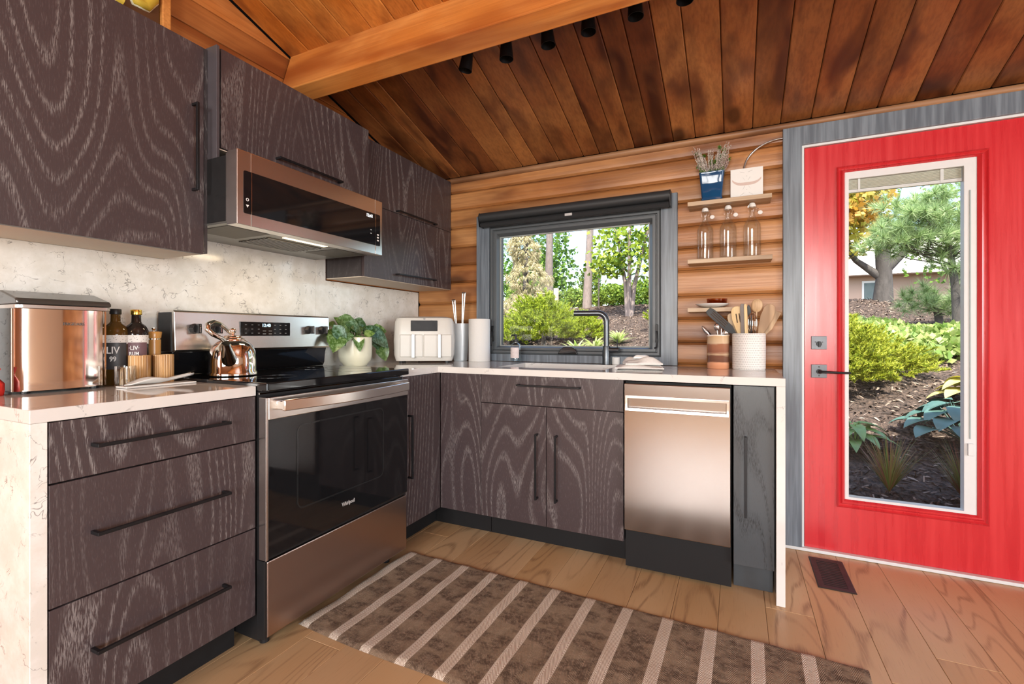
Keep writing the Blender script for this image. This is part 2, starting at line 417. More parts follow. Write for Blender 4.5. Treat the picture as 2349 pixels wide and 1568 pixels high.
# left wall: backing, horizontal siding above, quartz backsplash below
wl = struct('wall_left')
B().prism([(-6.2, -.1), (-6.2, ceil_z(-6.2)), (.12, ceil_z(.12)), (.12, -.1)], 'x', -.16, -.022).build('wall_core', kickm, wl)
zs = [1.395, 1.52, 1.64, 1.765, 1.89, 2.015, 2.14, 2.265, 2.388, 2.502, 2.63, 2.76, 2.89, 3.02, 3.15, 3.28, 3.41, 3.54, 3.67, 3.8, 3.93]
for a, b in zip(zs[:-1], zs[1:]):
    ya = min(-.0, -(a - 2.18) / .3); yb = min(-.0, -(b - 2.18) / .3 - .0)
    if yb < -6.1: break
    if a < 1.5:
        for p, q in ((-6.15, -1.70), (-.85, -.002)): B().box(-.022, -.0005, p, q, a + .001, b - .001).build('siding_board', wallwood, wl, bevel=.005)
        continue
    mid = [(0.0, 2.178)] if a < 2.18 < b else []
    B().prism([(-6.15, a + .001), (-6.15, b - .001), (yb, b - .001)] + mid + [(ya, a + .001)], 'x', -.022, -.0005).build('siding_board', wallwood, wl, bevel=.005)
z = -.0
while z < 1.39:
    B().box(-.022, .004, -6.15, -2.32, z + .001, min(z + .127, 1.394)).build('siding_board', wallwood, wl, bevel=.005); z += .128
for pg in ([(-2.318, 0), (-.9342, 0), (-.9342, 1.52), (-1.691, 1.52), (-1.691, 1.392), (-2.318, 1.392)], [(-.9335, 0), (-.012, 0), (-.012, 1.392), (-.866, 1.392), (-.866, 1.52), (-.9335, 1.52)]):
    B().prism(pg, 'x', -.021, 0).build('backsplash_slab', quartz, wl, bevel=.0008, bseg=1, label='speckled white quartz backsplash slab')

# back wall: rounded log courses around the window and door
wb = struct('wall_back')
joints = [0.0, .132, .264, .396, .528, .66, .792, .923, 1.045, 1.175, 1.306, 1.45, 1.572, 1.696, 1.83, 1.958, 2.075, 2.185]
core = B()
for x0, x1, z0, z1 in ((-.16, .6, -.1, 2.18), (.6, 1.68, -.1, .96), (.6, 1.68, 1.79, 2.18), (1.68, 2.36, -.1, 2.18), (2.36, 3.34, 2.05, 2.18), (3.34, 6.5, -.1, 2.18)):
    core.box(x0, x1, .03, .13, z0, z1)
core.build('wall_core', kickm, wb)
def log(x0, x1, z0, z1):
    if x1 - x0 < .02: return
    n = 10; prof = []
    for i in range(n + 1):
        u = i / n; yy = .0125 - .0185 * (1 - abs(2 * u - 1) ** 5.5) ** .6; prof.append((yy, z0 + .001 + (z1 - z0 - .002) * u))
    prof = [(.04, z0 + .001)] + prof + [(.04, z1 - .001)]
    B().prism(prof, 'x', x0, x1).build('log', logm, wb, smooth=35)
for z0, z1 in zip(joints[:-1], joints[1:]):
    if z1 < .95 : segs = [(0, 2.30), (3.4, 6.5)]
    elif z0 < 1.8: segs = [(0, .50), (1.77, 2.30), (3.4, 6.5)]
    else: segs = [(0, 2.30), (3.4, 6.5)] if z0 < 2.07 else [(0, 6.5)]
    for a, b in segs: log(a, b, z0, z1)
# crown moulding
cr = struct('trim_2', (0, 0, 2.15)); prof = []
for i in range(9):
    a = math.pi * i / 8; prof.append((-.008 - .026 * math.sin(a), 2.156 - .019 * math.cos(a)))
B().prism([(.0, 2.137)] + prof + [(.0, 2.178)], 'x', .285, 6.45).build('crown_moulding', wood('crown_wood', 'x', (.36, .18, .08), (.16, .07, .03), (.48, .27, .14), .5, k=6, sc_=10, knots=False), cr, smooth=50)

# remaining walls of the room behind the camera, with their big windows
wr = struct('wall_rear')
def wallwin(bld, a0, a1, holes, zt, axis, c0, c1):
    """wall along a from a0..a1 with rectangular holes, axis = normal"""
    xs = [a0] + [q for h in holes for q in h[:2]] + [a1]
    def bx(p, q, z0, z1):
        if axis == 'y': bld.box(p, q, c0, c1, z0, z1)
        else: bld.box(c0, c1, p, q, z0, z1)
    for i in range(0, len(xs), 2): bx(xs[i], xs[i + 1], 0, zt)
    for h in holes: bx(h[0], h[1], 0, h[2]); bx(h[0], h[1], h[3], zt)
b = B(); wallwin(b, -.02, 6.5, [(.725, 2.025, .78, 2.32), (2.125, 3.425, .78, 2.32)], 4.1, 'y', -6.2, -6.1); b.build('wall_panel', flat('rear_wall_board', (.30, .165, .085), .5), wr)
for x0 in (.725, 2.125):
    b = B(); b.loops([(x0, x0 + 1.3, .78, 2.32, -6.1), (x0 + .05, x0 + 1.25, .84, 2.26, -6.1), (x0 + .05, x0 + 1.25, .84, 2.26, -6.0), (x0, x0 + 1.3, .78, 2.32, -6.0)])
    b.box(x0 + .63, x0 + .67, -6.02, -5.98, .84, 2.26); b.build('window_frame', whitep, wr)
wR = struct('wall_right')
b = B(); wallwin(b, -6.1, 0.03, [(-4.8, -2.4, .12, 2.2)], 4.1, 'x', 6.42, 6.5); b.build('wall_panel', flat('right_wall_paint', (.72, .66, .58), .5), wR)
b = B(); b.box(6.3, 6.33, -4.8, -2.4, .12, .2); b.box(6.3, 6.33, -4.8, -2.4, 2.12, 2.2); b.box(6.3, 6.33, -3.63, -3.57, .2, 2.12); b.build('window_frame', trimd, wR)

# ---- kitchen window
wn_ = struct('window_1', (1.13, 0, .94))
B().loops([(.489, 1.78, .9155, 1.886, .0), (.489, 1.78, .9155, 1.886, -.024), (.583, 1.69, .962, 1.806, -.024), (.583, 1.69, .962, 1.806, .03)]).build('window_casing', trimp, wn_, bevel=.002)
B().loops([(.583, 1.69, .962, 1.806, .02), (.583, 1.69, .962, 1.806, -.008), (.593, 1.68, .972, 1.796, -.014), (.604, 1.669, .985, 1.785, -.014),
           (.606, 1.667, .988, 1.782, .0), (.612, 1.661, .99, 1.778, .0), (.614, 1.659, .991, 1.776, -.006), (.632, 1.641, 1.006, 1.76, -.006), (.64, 1.622, 1.013, 1.744, .022), (.64, 1.622, 1.013, 1.744, .06), (.583, 1.69, .962, 1.806, .06)], True).build('window_frame', trimd, wn_, bevel=.001, bseg=1)
B().loops([(.64, 1.622, 1.013, 1.744, .03), (.648, 1.614, 1.02, 1.737, .03), (.648, 1.614, 1.02, 1.737, .04), (.64, 1.622, 1.013, 1.744, .04)]).build('screen_frame', flat('screen_frame_grey', (.3, .32, .3), .5), wn_)
B().box(.645, 1.617, .044, .047, 1.016, 1.74).build('pane', pane, wn_)
for xx, sg in ((1.667, 1), (.608, -1)):
    b = B().box(xx - .008, xx + .008, -.02, -.006, 1.045, 1.148)
    b.tube([(xx, -.03, 1.11), (xx + .004, -.036, 1.06), (xx + .002, -.038, 1.02), (xx - .01, -.034, 1.012)], .0055, 8); b.build('window_latch', blackp, wn_, bevel=.003, smooth=50)
pr = [(1.072, .968), (1.09, .998), (1.11, 1.012), (1.165, 1.012), (1.19, .997), (1.201, .968)]
B().prism(pr, 'y', -.034, -.012).build('crank_cover', blackg, wn_, bevel=.004, smooth=50)
B().box(.5, .583, .03, .2, .9, 1.9).box(1.69, 1.78, .03, .2, .9, 1.9).build('jamb', trimd, wn_)

# ---- entry door
dr = struct('door_1', (2.85, 0, 0))
B().loops([(2.293, 3.399, .004, 2.143, .03), (2.293, 3.399, .004, 2.143, -.026), (2.377, 3.315, .004, 2.047, -.026), (2.377, 3.315, .004, 2.047, .03)]).build('door_casing', trimp, dr, bevel=.003)
B().loops([(2.377, 3.315, .0, 2.047, -.012), (2.3875, 3.3045, .004, 2.0365, -.012), (2.3875, 3.3045, .004, 2.0365, .1), (2.377, 3.315, .0, 2.047, .1)]).build('door_jamb', whitep, dr)
B().box(2.26, 3.45, -.03, .0, .001, .016).build('threshold', whitep, dr, bevel=.002)
B().box(2.389, 3.303, -.002, .04, .005, .0125).build('door_sweep', blackp, dr)
B().loops([(2.3905, 3.3015, .014, 2.0345, .0), (2.53, 3.09, .242, 1.914, .0), (2.53, 3.09, .242, 1.914, .044), (2.3905, 3.3015, .014, 2.0345, .044)]).build('door_slab', redm, dr, bevel=.0015)
B().loops([(2.527, 3.093, .239, 1.917, .002), (2.527, 3.093, .239, 1.917, -.008), (2.533, 3.087, .245, 1.911, -.013), (2.539, 3.081, .251, 1.905, -.006), (2.543, 3.077, .256, 1.901, -.004),
           (2.549, 3.071, .264, 1.896, -.012), (2.555, 3.065, .272, 1.893, -.014), (2.561, 3.052, .28, 1.887, -.004), (2.561, 3.052, .28, 1.887, .03)], True).build('glass_moulding', redm, dr, smooth=30)
gf = B().loops([(2.56, 3.052, .279, 1.888, -.001), (2.577, 3.008, .292, 1.853, -.001), (2.577, 3.008, .292, 1.853, .04), (2.56, 3.052, .279, 1.888, .04)]).build('glazing_frame', whitep, dr, bevel=.001)
B().box(3.026, 3.03, -.006, .0, .62, 1.74).build('blind_track', flat('grey_line', (.35, .42, .42), .4), gf)
B().box(3.018, 3.04, -.014, .0, .545, .60).build('blind_slider', whitep, gf, bevel=.003)
B().box(2.575, 3.01, .012, .015, .29, 1.86).build('pane', pane, dr)
bl = B()
for i in range(14): bl.box(2.578, 3.006, .018 + (i % 2) * .001, .034, 1.8065 + i * .0033, 1.8085 + i * .0033)
bl.build('blind_slats', flat('blind_cream', (.6, .6, .5), .5), dr)
B().box(2.578, 3.006, .017, .035, 1.79, 1.804).box(2.617, 2.626, .0155, .018, 1.79, 1.853).box(2.93, 2.942, .0155, .018, 1.79, 1.853).build('blind_bottom_rail', whitep, dr)
nick = flat('gunmetal', (.10, .105, .115), .35, .7)
def rose(z0, z1, nm): return B().box(2.419, 2.485, -.009, .0, z0, z1).build(nm, nick, dr, bevel=.0015)
db = rose(1.016, 1.082, 'deadbolt')
B().lathe([(.013, 0), (.012, .008)], seg=20, m=Matrix.Rotation(R(90), 3, 'X'), c=(2.452, -.009, 1.043)).box(2.448, 2.456, -.034, -.016, 1.028, 1.056).build('thumb_turn', blackm, db, smooth=40)
B().lathe([(.003, 0), (.003, .003)], seg=10, m=Matrix.Rotation(R(90), 3, 'X'), c=(2.437, -.008, 1.052)).lathe([(.003, 0), (.003, .003)], seg=10, m=Matrix.Rotation(R(90), 3, 'X'), c=(2.467, -.008, 1.052)).build('screw', blackp, db)
lv = rose(.873, .939, 'lever_rose')
B().tube([(2.452, -.009, .905), (2.452, -.03, .905)], .012, 16).tube([(2.452, -.022, .905), (2.452, -.04, .905), (2.46, -.045, .905), (2.50, -.045, .904), (2.578, -.045, .903)], [.009, .008, .0065, .006, .0055], 12).build('lever', blackm, lv, smooth=50)
b = B()
for q in (.884, .928): b.lathe([(.0035, 0), (.0035, .003)], seg=10, m=Matrix.Rotation(R(90), 3, 'X'), c=(2.452, -.008, q))
b.build('screw', blackp, lv)
# baseboard beside the door
bb = struct('baseboard_back', (2.27, -.01, 0)); B().box(2.255, 2.292, -.02, -.002, .0, .018).build('baseboard', whitep, bb)
#@@CABINETS
# ============================================================ BASE CABINETS
def front(parent, name, axis, c0, c1, u0, u1, z0, z1, mat=None):
    b = B()
    if axis == 'x': b.box(c0, c1, u0, u1, z0, z1)
    else: b.box(u0, u1, c0, c1, z0, z1)
    return b.build(name, mat or cabinet, parent, bevel=.0012)
T_ = thing('drawer_cabinet', 'dark oak base cabinet with three wide drawers beside the white stone end panel', 'cabinet', (.3, -2.0, 0))
B().box(.02, .578, -2.265, -1.731, .13, .88).build('body', cabinet_g, T_)
B().box(.03, .489, -2.265, -1.731, .001, .129).build('toe_kick', kickm, T_)
for z0, z1, hz in ((.7335, .8795, .811), (.4345, .7295, .589), (.1365, .4305, .292)):
    d = front(T_, 'drawer', 'x', .58, .6, -2.265, -1.731, z0, z1)
    handle_bar(d, (.6, -2.185, hz), (.6, -1.838, hz), (1, 0, 0))
T_ = thing('corner_cabinet', 'narrow dark oak base cabinet with one door between range and corner', 'cabinet', (.3, -.8, 0))
B().box(.02, .578, -.953, -.62, .13, .88).build('body', cabinet_g, T_)
B().box(.03, .489, -.953, -.5, .001, .129).build('toe_kick', kickm, T_)
d = front(T_, 'door', 'x', .58, .6, -.953, -.622, .1365, .8795)
handle_bar(d, (.6, -.905, .375), (.6, -.905, .69), (1, 0, 0), off=.028)
T_ = thing('corner_panel_cabinet', 'blank dark oak corner cabinet front with pale cathedral grain', 'cabinet', (.7, -.3, 0))
B().box(.582, .854, -.598, -.012, .13, .88).build('body', cabinet_g, T_)
front(T_, 'panel', 'y', -.62, -.6, .602, .8545, .1365, .8795)
B().box(.49, .8545, -.5, -.48, .001, .129).build('toe_kick', kickm, T_)
T_ = thing('sink_cabinet', 'dark oak sink cabinet with false drawer above two doors', 'cabinet', (1.23, -.3, 0))
B().box(.858, .87, -.598, -.012, .13, .88).box(1.593, 1.605, -.598, -.012, .13, .88).box(.87, 1.593, -.598, -.012, .13, .145).box(.87, 1.593, -.598, -.59, .145, .88).build('body', cabinet_g, T_)
B().box(.858, 1.608, -.5, -.48, .001, .129).build('toe_kick', kickm, T_)
d = front(T_, 'drawer_front', 'y', -.62, -.6, .8575, 1.6065, .7335, .8795); handle_bar(d, (1.075, -.62, .835), (1.405, -.62, .835), (0, -1, 0))
d = front(T_, 'door', 'y', -.62, -.6, .8575, 1.2245, .1365, .7295); handle_bar(d, (1.18, -.62, .272), (1.18, -.62, .597), (0, -1, 0))
d = front(T_, 'door', 'y', -.62, -.6, 1.2275, 1.6065, .1365, .7295); handle_bar(d, (1.283, -.62, .272), (1.283, -.62, .597), (0, -1, 0))
T_ = thing('end_cabinet', 'slim grey-black oak pull-out cabinet right of the dishwasher', 'cabinet', (2.14, -.3, 0))
B().box(2.066, 2.219, -.598, -.012, .13, .88).build('body', cabinet_g, T_)
d = front(T_, 'door', 'y', -.62, -.6, 2.0665, 2.2165, .1285, .8765, cabinet_mat('grey_oak', (.06, .068, .075), (.012, .013, .015), .3, .95))
handle_bar(d, (2.112, -.62, .335), (2.112, -.62, .668), (0, -1, 0), off=.02)
B().box(2.0665, 2.2165, -.535, -.51, .001, .126).build('toe_kick', flat('toe_grey', (.05, .058, .066), .5, var=.4, vs=12), T_)
# dishwasher
T_ = thing('dishwasher', 'slim stainless steel dishwasher with recessed pocket handle', 'dishwasher', (1.835, -.3, 0))
B().box(1.613, 2.058, -.6, -.02, .02, .874).build('body', kickm, T_)
d = B(); Y0, Y1 = -.645, -.602
d.loops([(1.6165, 2.0545, .203, .868, Y0), (1.628, 2.043, .752, .808, Y0), (1.628, 2.043, .752, .808, Y1), (1.6165, 2.0545, .203, .868, Y1)])
dd = d.build('door', steel_x, T_, bevel=.003)
B().loops([(1.622, 2.049, .747, .813, Y0 - .001), (1.622, 2.049, .747, .813, Y0 - .006), (1.630, 2.041, .757, .803, Y0 - .004), (1.634, 2.037, .762, .799, Y0 + .026), (1.634, 2.037, .762, .799, Y0 + .03)], False).build('handle', steel_h, dd, smooth=30)
B().box(1.63, 2.04, Y0 + .026, Y0 + .036, .75, .81).build('handle_pocket', steel_x, dd)
B().box(1.618, 2.055, -.545, -.53, .062, .198).build('access_panel', kickm, T_, bevel=.002)
B().box(1.618, 2.055, -.522, -.51, .002, .06).build('toe_kick', kickm, T_)

# worktops
T_ = thing('worktop', 'white quartz worktop with waterfall end left of the range', 'worktop', (.3, -2.0, .9))
B().box(.002, .6, -2.299, -1.729, .882, .914).build('slab', quartz_top, T_, bevel=.001, bseg=1)
B().box(.002, .6, -2.299, -2.2675, .001, .8815).build('waterfall_panel', quartz, T_, bevel=.001, bseg=1)
T_ = thing('worktop', 'L-shaped white quartz worktop with sink cutout and waterfall end', 'worktop', (1.2, -.3, .9))
SX0, SX1, SY0, SY1 = .895, 1.485, -.5, -.125
def Lpoly(z):
    P = [(.002, -.957), (.6, -.957), (.6, -.64), (2.254, -.64), (2.254, -.010), (.002, -.010)]
    H = [(SX0, SY0), (SX0, SY1), (SX1, SY1), (SX1, SY0)]
    return P, H
bmw = bmesh.new(); P, H = Lpoly(0)
vo = [bmw.verts.new((x - 1.2, y + .3, .914 - .9)) for x, y in P]; vh = [bmw.verts.new((x - 1.2, y + .3, .914 - .9)) for x, y in H]
eo = [bmw.edges.new((vo[i], vo[(i + 1) % 6])) for i in range(6)] + [bmw.edges.new((vh[i], vh[(i + 1) % 4])) for i in range(4)]
bmesh.ops.triangle_fill(bmw, use_beauty=True, edges=eo)
ex = bmesh.ops.extrude_face_region(bmw, geom=list(bmw.faces)); bmesh.ops.translate(bmw, verts=[q for q in ex['geom'] if isinstance(q, bmesh.types.BMVert)], vec=(0, 0, -.032))
bmesh.ops.recalc_face_normals(bmw, faces=bmw.faces)
me = bpy.data.meshes.new('slab'); bmw.to_mesh(me); bmw.free(); me.materials.append(quartz_top)
o = bpy.data.objects.new('slab', me); C.objects.link(o); o.parent = T_
B().box(2.222, 2.254, -.64, -.03, .001, .8815).build('waterfall_panel', quartz_top, T_, bevel=.001, bseg=1)
# sink
T_ = thing('sink', 'undermount cream sink below the window', 'sink', (1.19, -.31, .8))
def rr(x0, x1, y0, y1, r, z, n=6):
    pts = []
    for cx, cy, a0 in ((x1 - r, y1 - r, 0), (x0 + r, y1 - r, 90), (x0 + r, y0 + r, 180), (x1 - r, y0 + r, 270)):
        for i in range(n + 1): a = R(a0 + 90 * i / n); pts.append((cx + r * math.cos(a), cy + r * math.sin(a), z))
    return pts
lv_ = [rr(SX0 - .004, SX1 + .004, SY0 - .004, SY1 + .004, .012, .881), rr(SX0 - .002, SX1 + .002, SY0 - .002, SY1 + .002, .012, .87), rr(SX0 + .004, SX1 - .004, SY0 + .004, SY1 - .004, .02, .7), rr(SX0 + .03, SX1 - .03, SY0 + .03, SY1 - .03, .03, .682), rr(SX0 + .03, SX1 - .03, SY0 + .03, SY1 - .03, .03, .67), rr(SX0 - .008, SX1 + .008, SY0 - .008, SY1 + .008, .03, .69), rr(SX0 - .012, SX1 + .012, SY0 - .012, SY1 + .012, .012, .881)]
b = B(); n = len(lv_[0]); vs = [p for l in lv_ for p in l]
fs = [(i * n + k, i * n + (k + 1) % n, ((i + 1) % len(lv_)) * n + (k + 1) % n, ((i + 1) % len(lv_)) * n + k) for i in range(len(lv_)) if i != 3 for k in range(n)]
fs += [tuple(3 * n + k for k in range(n)), tuple(4 * n + k for k in range(n))[::-1]]
b.add(vs, fs).build('basin', flat('cream_composite', (.82, .76, .66), .35), T_, smooth=40)
B().lathe([(.04, .683), (.045, .685), (.03, .686)], c=(1.19, -.3, 0), seg=24).build('drain', chrome, T_, smooth=40)

# ---- range
T_ = thing('range', 'stainless steel electric range with black glass oven door', 'range', (.3, -1.346, 0))
Ya, Yb = -1.727, -.961
B().box(.02, .612, Ya + .004, Yb - .004, .045, .895).build('body', blackp, T_)
for y in (Ya + .06, Yb - .06):
    for x in (.1, .56): B().lathe([(.016, 0.0), (.016, .05)], c=(x, y, .001), seg=12).build('levelling_foot', blackp, T_)
ck = B().box(.085, .65, Ya, Yb, .897, .9265).build('cooktop', blackg, T_, bevel=.004)
ringm = flat('burner_ring', (.06, .06, .065), .12)
for (x, y, r) in ((.22, -1.55, .09), (.22, -1.16, .075), (.46, -1.54, .075), (.46, -1.16, .105)):
    B().lathe([(r, 0), (r, .0003), (r - .002, .0003), (r - .002, 0)], c=(x, y, .9266), seg=40, cap=False).build('burner_ring', ringm, ck)
B().tube([(.612, Ya + .001, .888), (.612, Yb - .001, .888)], .003, 8).build('cooktop_trim', chrome, ck)
od = B().box(.614, .643, Ya + .010, Yb - .004, .332, .868).build('oven_door', blackg, T_, bevel=.003)
B().box(.640, .648, Ya + .010, Yb - .004, .80, .876).build('door_top_band', steel_h, od, bevel=.002)
B().box(.612, .647, Ya, Ya + .0095, .325, .876).build('door_side_trim', steelm, od, bevel=.001)
wf = flat('oven_window_frame', (.016, .017, .018), .1)
def rring(y0, y1, z0, z1, r, x, w_):
    b = B(); n = 8; out = []; inn = []
    for cy, cz, a0 in ((y1 - r, z1 - r, 0), (y0 + r, z1 - r, 90), (y0 + r, z0 + r, 180), (y1 - r, z0 + r, 270)):
        for i in range(n + 1):
            a = R(a0 + 90 * i / n); out.append((x, cy + r * math.cos(a), cz + r * math.sin(a))); inn.append((x, cy + (r - w_) * math.cos(a), cz + (r - w_) * math.sin(a)))
    m = len(out); q = [(p[0] + .0012, p[1], p[2]) for p in out + inn]
    b.add(out + inn + q, [(2 * m + i, 2 * m + (i + 1) % m, 3 * m + (i + 1) % m, 3 * m + i) for i in range(m)] + [(i, (i + 1) % m, 2 * m + (i + 1) % m, 2 * m + i) for i in range(m)] + [(m + i, m + (i + 1) % m, 3 * m + (i + 1) % m, 3 * m + i) for i in range(m)])
    return b
rring(-1.60, -1.135, .455, .765, .03, .6432, .006).build('oven_window', wf, od)
hb = B(); pts = []
for i in range(13):
    u = i / 12; y = -1.685 + (.682) * u; xo = .672 + .034 * math.sin(math.pi * u); pts.append((xo, y))
poly = [(x, y) for x, y in pts] + [(x + .014, y) for x, y in pts[::-1]]
hb.prism(poly, 'z', .828, .866)
hb.box(.646, .678, -1.685, -1.665, .832, .862); hb.box(.646, .678, -1.023, -1.003, .832, .862)
hb.build('handle', steel_h, od, bevel=.003, smooth=35)
text(od, 'brand_mark', 'Whirlpool', .021, (.6445, -1.35, .404), (0, 1, 0), (0, 0, 1), flat('silver_print', (.7, .7, .7), .3, .5), bold=.0006, ext=.0008, squash=.78)
B().box(.612, .640, Ya + .010, Yb - .006, .06, .318).build('storage_drawer', steel('drawer_steel', (.48, .38, .34), .28, axis=1), T_, bevel=.004)
B().box(.60, .638, Ya, Ya + .0095, .058, .322).build('drawer_side_trim', blackp, T_, bevel=.001)
B().box(.612, .632, Ya + .012, Yb - .008, .320, .331).build('drawer_gap_seal', blackp, T_)
bgd = B().prism([(.03, .927), (.088, .927), (.098, .945), (.104, 1.0), (.112, 1.022), (.03, 1.022)], 'y', Ya + .004, Yb - .004)
bgd = bgd.build('backguard', blackg, T_, bevel=.003, smooth=40)
B().prism([(.03, 1.022), (.128, 1.022), (.133, 1.03), (.126, 1.178), (.12, 1.184), (.03, 1.184)], 'y', Ya + .001, Yb - .001).build('control_panel', steel_h, bgd, bevel=.002)
B().prism([(.028, 1.024), (.112, 1.024), (.108, 1.176), (.028, 1.176)], 'y', Ya - .0015, Ya + .0005).build('side_cap', blackp, bgd)
dp = B().box(.125, .1315, -1.462, -1.207, 1.084, 1.146).build('display', blackg, bgd, bevel=.001)
XF = .1318
text(dp, 'display_digits', '12:40', .02, (XF, -1.335, 1.131), (0, 1, 0), (0, 0, 1), lcd, ext=.0004)
b = B(); random.seed(3)
for y in (-1.435, -1.405, -1.373, -1.29, -1.262, -1.232):
    for z in (1.133, 1.114, 1.096): b.box(XF, XF + .0004, y - .0045, y + .0045, z - .0008, z + .0008)
for y in (-1.345, -1.315): b.box(XF, XF + .0004, y - .008, y + .008, 1.092, 1.094); b.box(XF, XF + .0004, y - .008, y + .008, 1.105, 1.107)
b.build('button_marks', dimw, dp, kind='stuff')
for y in (-1.652, -1.567, -1.099, -1.014):
    kb = B(); rot = Matrix.Rotation(R(90), 3, 'Y')
    kb.lathe([(.0, 0), (.021, 0), (.0205, .006), (.0185, .02), (.0, .02)], c=(.130, y, 1.113), seg=8, m=rot, cap=False)
    kb.box(.148, .168, y - .006, y + .006, 1.094, 1.132)
    kk = kb.build('knob', blackp, bgd, bevel=.0015, smooth=35)
    B().box(.168, .1685, y - .001, y + .001, 1.098, 1.128).build('pointer', chrome, kk)

# ---- microwave hood
T_ = thing('microwave', 'low-profile stainless microwave hood hanging above the range', 'microwave', (.24, -1.32, 1.49))
Ma, Mb = -1.703, -.936; xf = .463
B().box(.0, .40, Ma + .004, Mb - .004, 1.505, 1.745).build('body', blackp, T_, bevel=.002)
B().box(.398, .404, Ma + .002, Mb - .002, 1.5, 1.75).build('front_flange', steelm, T_)
fd = B().box(.405, xf, Ma, Mb, 1.488, 1.757).build('door', steel_h, T_, bevel=.002)
rb = B()
def rrect_prism(b, y0, y1, z0, z1, r, x0, x1):
    p = []
    for cy, cz, a0 in ((y1 - r, z1 - r, 0), (y0 + r, z1 - r, 90), (y0 + r, z0 + r, 180), (y1 - r, z0 + r, 270)):
        for i in range(5): a = R(a0 + 90 * i / 4); p.append((cy + r * math.cos(a), cz + r * math.sin(a)))
    return b.prism(p, 'x', x0, x1)
rrect_prism(B(), -1.678, -.953, 1.531, 1.686, .006, xf - .003, xf + .0015).build('window', blackg, fd, smooth=40)
for ya in (-1.6485, -.986): B().box(xf, xf + .0022, ya, ya + .002, 1.488, 1.757).build('door_seam', chrome, fd)
text(fd, 'display_digits', '12:41', .021, (xf + .002, -1.028, 1.668), (0, 1, 0), (0, 0, 1), lcdw, ext=.0003)
b = B()
for z in (1.60, 1.583): b.box(xf + .0016, xf + .002, -1.022, -1.014, z, z + .003)
for z in (1.582, 1.568, 1.554): b.box(xf + .0016, xf + .002, -.975, -.963, z, z + .007)
b.lathe([(.006, 0), (.006, .0004), (.0035, .0004), (.0035, 0)], c=(xf + .0016, -1.664, 1.582), m=Matrix.Rotation(R(90), 3, 'Y'), seg=16, cap=False)
b.prism([(-1.67, 1.563), (-1.658, 1.563), (-1.664, 1.553)], 'x', xf + .0016, xf + .002)
b.build('button_marks', inkw, fd, kind='stuff')
un = B().box(.0, .445, Ma + .003, Mb - .003, 1.496, 1.504).build('underside', gray_u, T_)
B().box(.16, .37, Ma + .03, -1.50, 1.4945, 1.4958).build('grease_filter', darkmesh, un)
B().box(.16, .37, -1.14, Mb - .03, 1.4945, 1.4958).build('grease_filter', darkmesh, un)
for i in range(9): B().box(.12 + i * .022, .132 + i * .022, -1.46, -1.18, 1.492, 1.4958).build('louvre', gray_u, un)
B().box(.355, .405, -1.43, -1.21, 1.4935, 1.4958).build('lamp_lens', lampw, un)
light('microwave_lamp', 'AREA', (.38, -1.32, 1.488), (0, 0, 0), 1.6, (1, .78, .5), shape='RECTANGLE', size=.05, size_y=.2)

# ---- upper cabinets
def upper(label, x1, ya, yb, z0, z1, doors, name='wall_cabinet'):
    t_ = thing(name, label, 'cabinet', (x1 / 2, (ya + yb) / 2, z0))
    B().box(.001, x1 - .022, ya, yb, z0 + .004, z1).build('body', cabinet_g, t_)
    B().box(.001, x1 - .003, ya + .001, yb - .001, z0, z0 + .004).build('underside', undm, t_)
    return t_
u1 = upper('tall dark oak wall cabinet at upper left with long vertical bar handle', .288, -2.42, -1.7, 1.392, 2.153, 1)
d = front(u1, 'door', 'x', .268, .288, -2.418, -1.712, 1.388, 2.155); handle_bar(d, (.288, -1.752, 1.612), (.288, -1.752, 1.93), (1, 0, 0), off=.03)
B().box(.268, .286, -1.71, -1.698, 1.392, 2.155).build('filler_strip', cabinet_g, u1)
u2 = upper('dark oak lift-up wall cabinet directly above the microwave', .332, -1.684, -.888, 1.782, 2.16, 1)
d = front(u2, 'door', 'x', .312, .332, -1.676, -.889, 1.79, 2.162); handle_bar(d, (.332, -1.445, 1.828), (.332, -1.095, 1.826), (1, 0, 0), off=.028)
B().box(.001, .338, -1.697, -1.685, 1.505, 2.164).build('end_panel', flat('dark_panel', (.065, .058, .066), .4, var=.15), u2, bevel=.001)
u3 = upper('dark oak corner wall cabinet with two stacked flap doors', .277, -.862, -.012, 1.4, 2.152, 2)
d = front(u3, 'door', 'x', .257, .277, -.862, -.012, 1.803, 2.152); handle_bar(d, (.277, -.60, 1.812), (.277, -.215, 1.812), (1, 0, 0), off=.026, t=.008)
d = front(u3, 'door', 'x', .257, .277, -.862, -.012, 1.402, 1.8); handle_bar(d, (.277, -.605, 1.442), (.277, -.225, 1.446), (1, 0, 0), off=.026, t=.008)
B().box(.276, .2765, -.862, -.012, 1.8, 1.803).build('flap_gap', kickm, u3)
#@@OBJECTS
# ============================================================ THINGS
CT = .9145
# ---- floor: rug and register
t = NT('rug_weave'); xyz = t.sep(t.n('TexCoord').outputs['Object'])
fr_ = t.math('FRACT', t.math('DIVIDE', t.math('ADD', xyz[0], -.186 + .0755 + .151 * 4), .151))
d_ = t.math('ABSOLUTE', t.math('SUBTRACT', fr_, .5))
band = t.smooth(d_, .125, .145, 1, 0)
hem = t.smooth(xyz[0], .050, .056, 1, 0); endb = t.smooth(xyz[0], 1.80, 1.81, 1, 0)
ivory = t.math('MULTIPLY', t.math('MAXIMUM', band, hem), endb)
zig = t.math('ABSOLUTE', t.math('SUBTRACT', t.math('FRACT', t.math('DIVIDE', xyz[0], .0503)), .5))
hatch = t.math('SINE', t.math('ADD', t.math('MULTIPLY', xyz[1], 560), t.math('MULTIPLY', zig, 62)))
hatch = t.smooth(hatch, -.6, .5)
fz = t.noise(t.coords(jitter=False), 55, 4, .75); big = t.noise(t.coords((1, 2, 1), jitter=False), 9, 3)
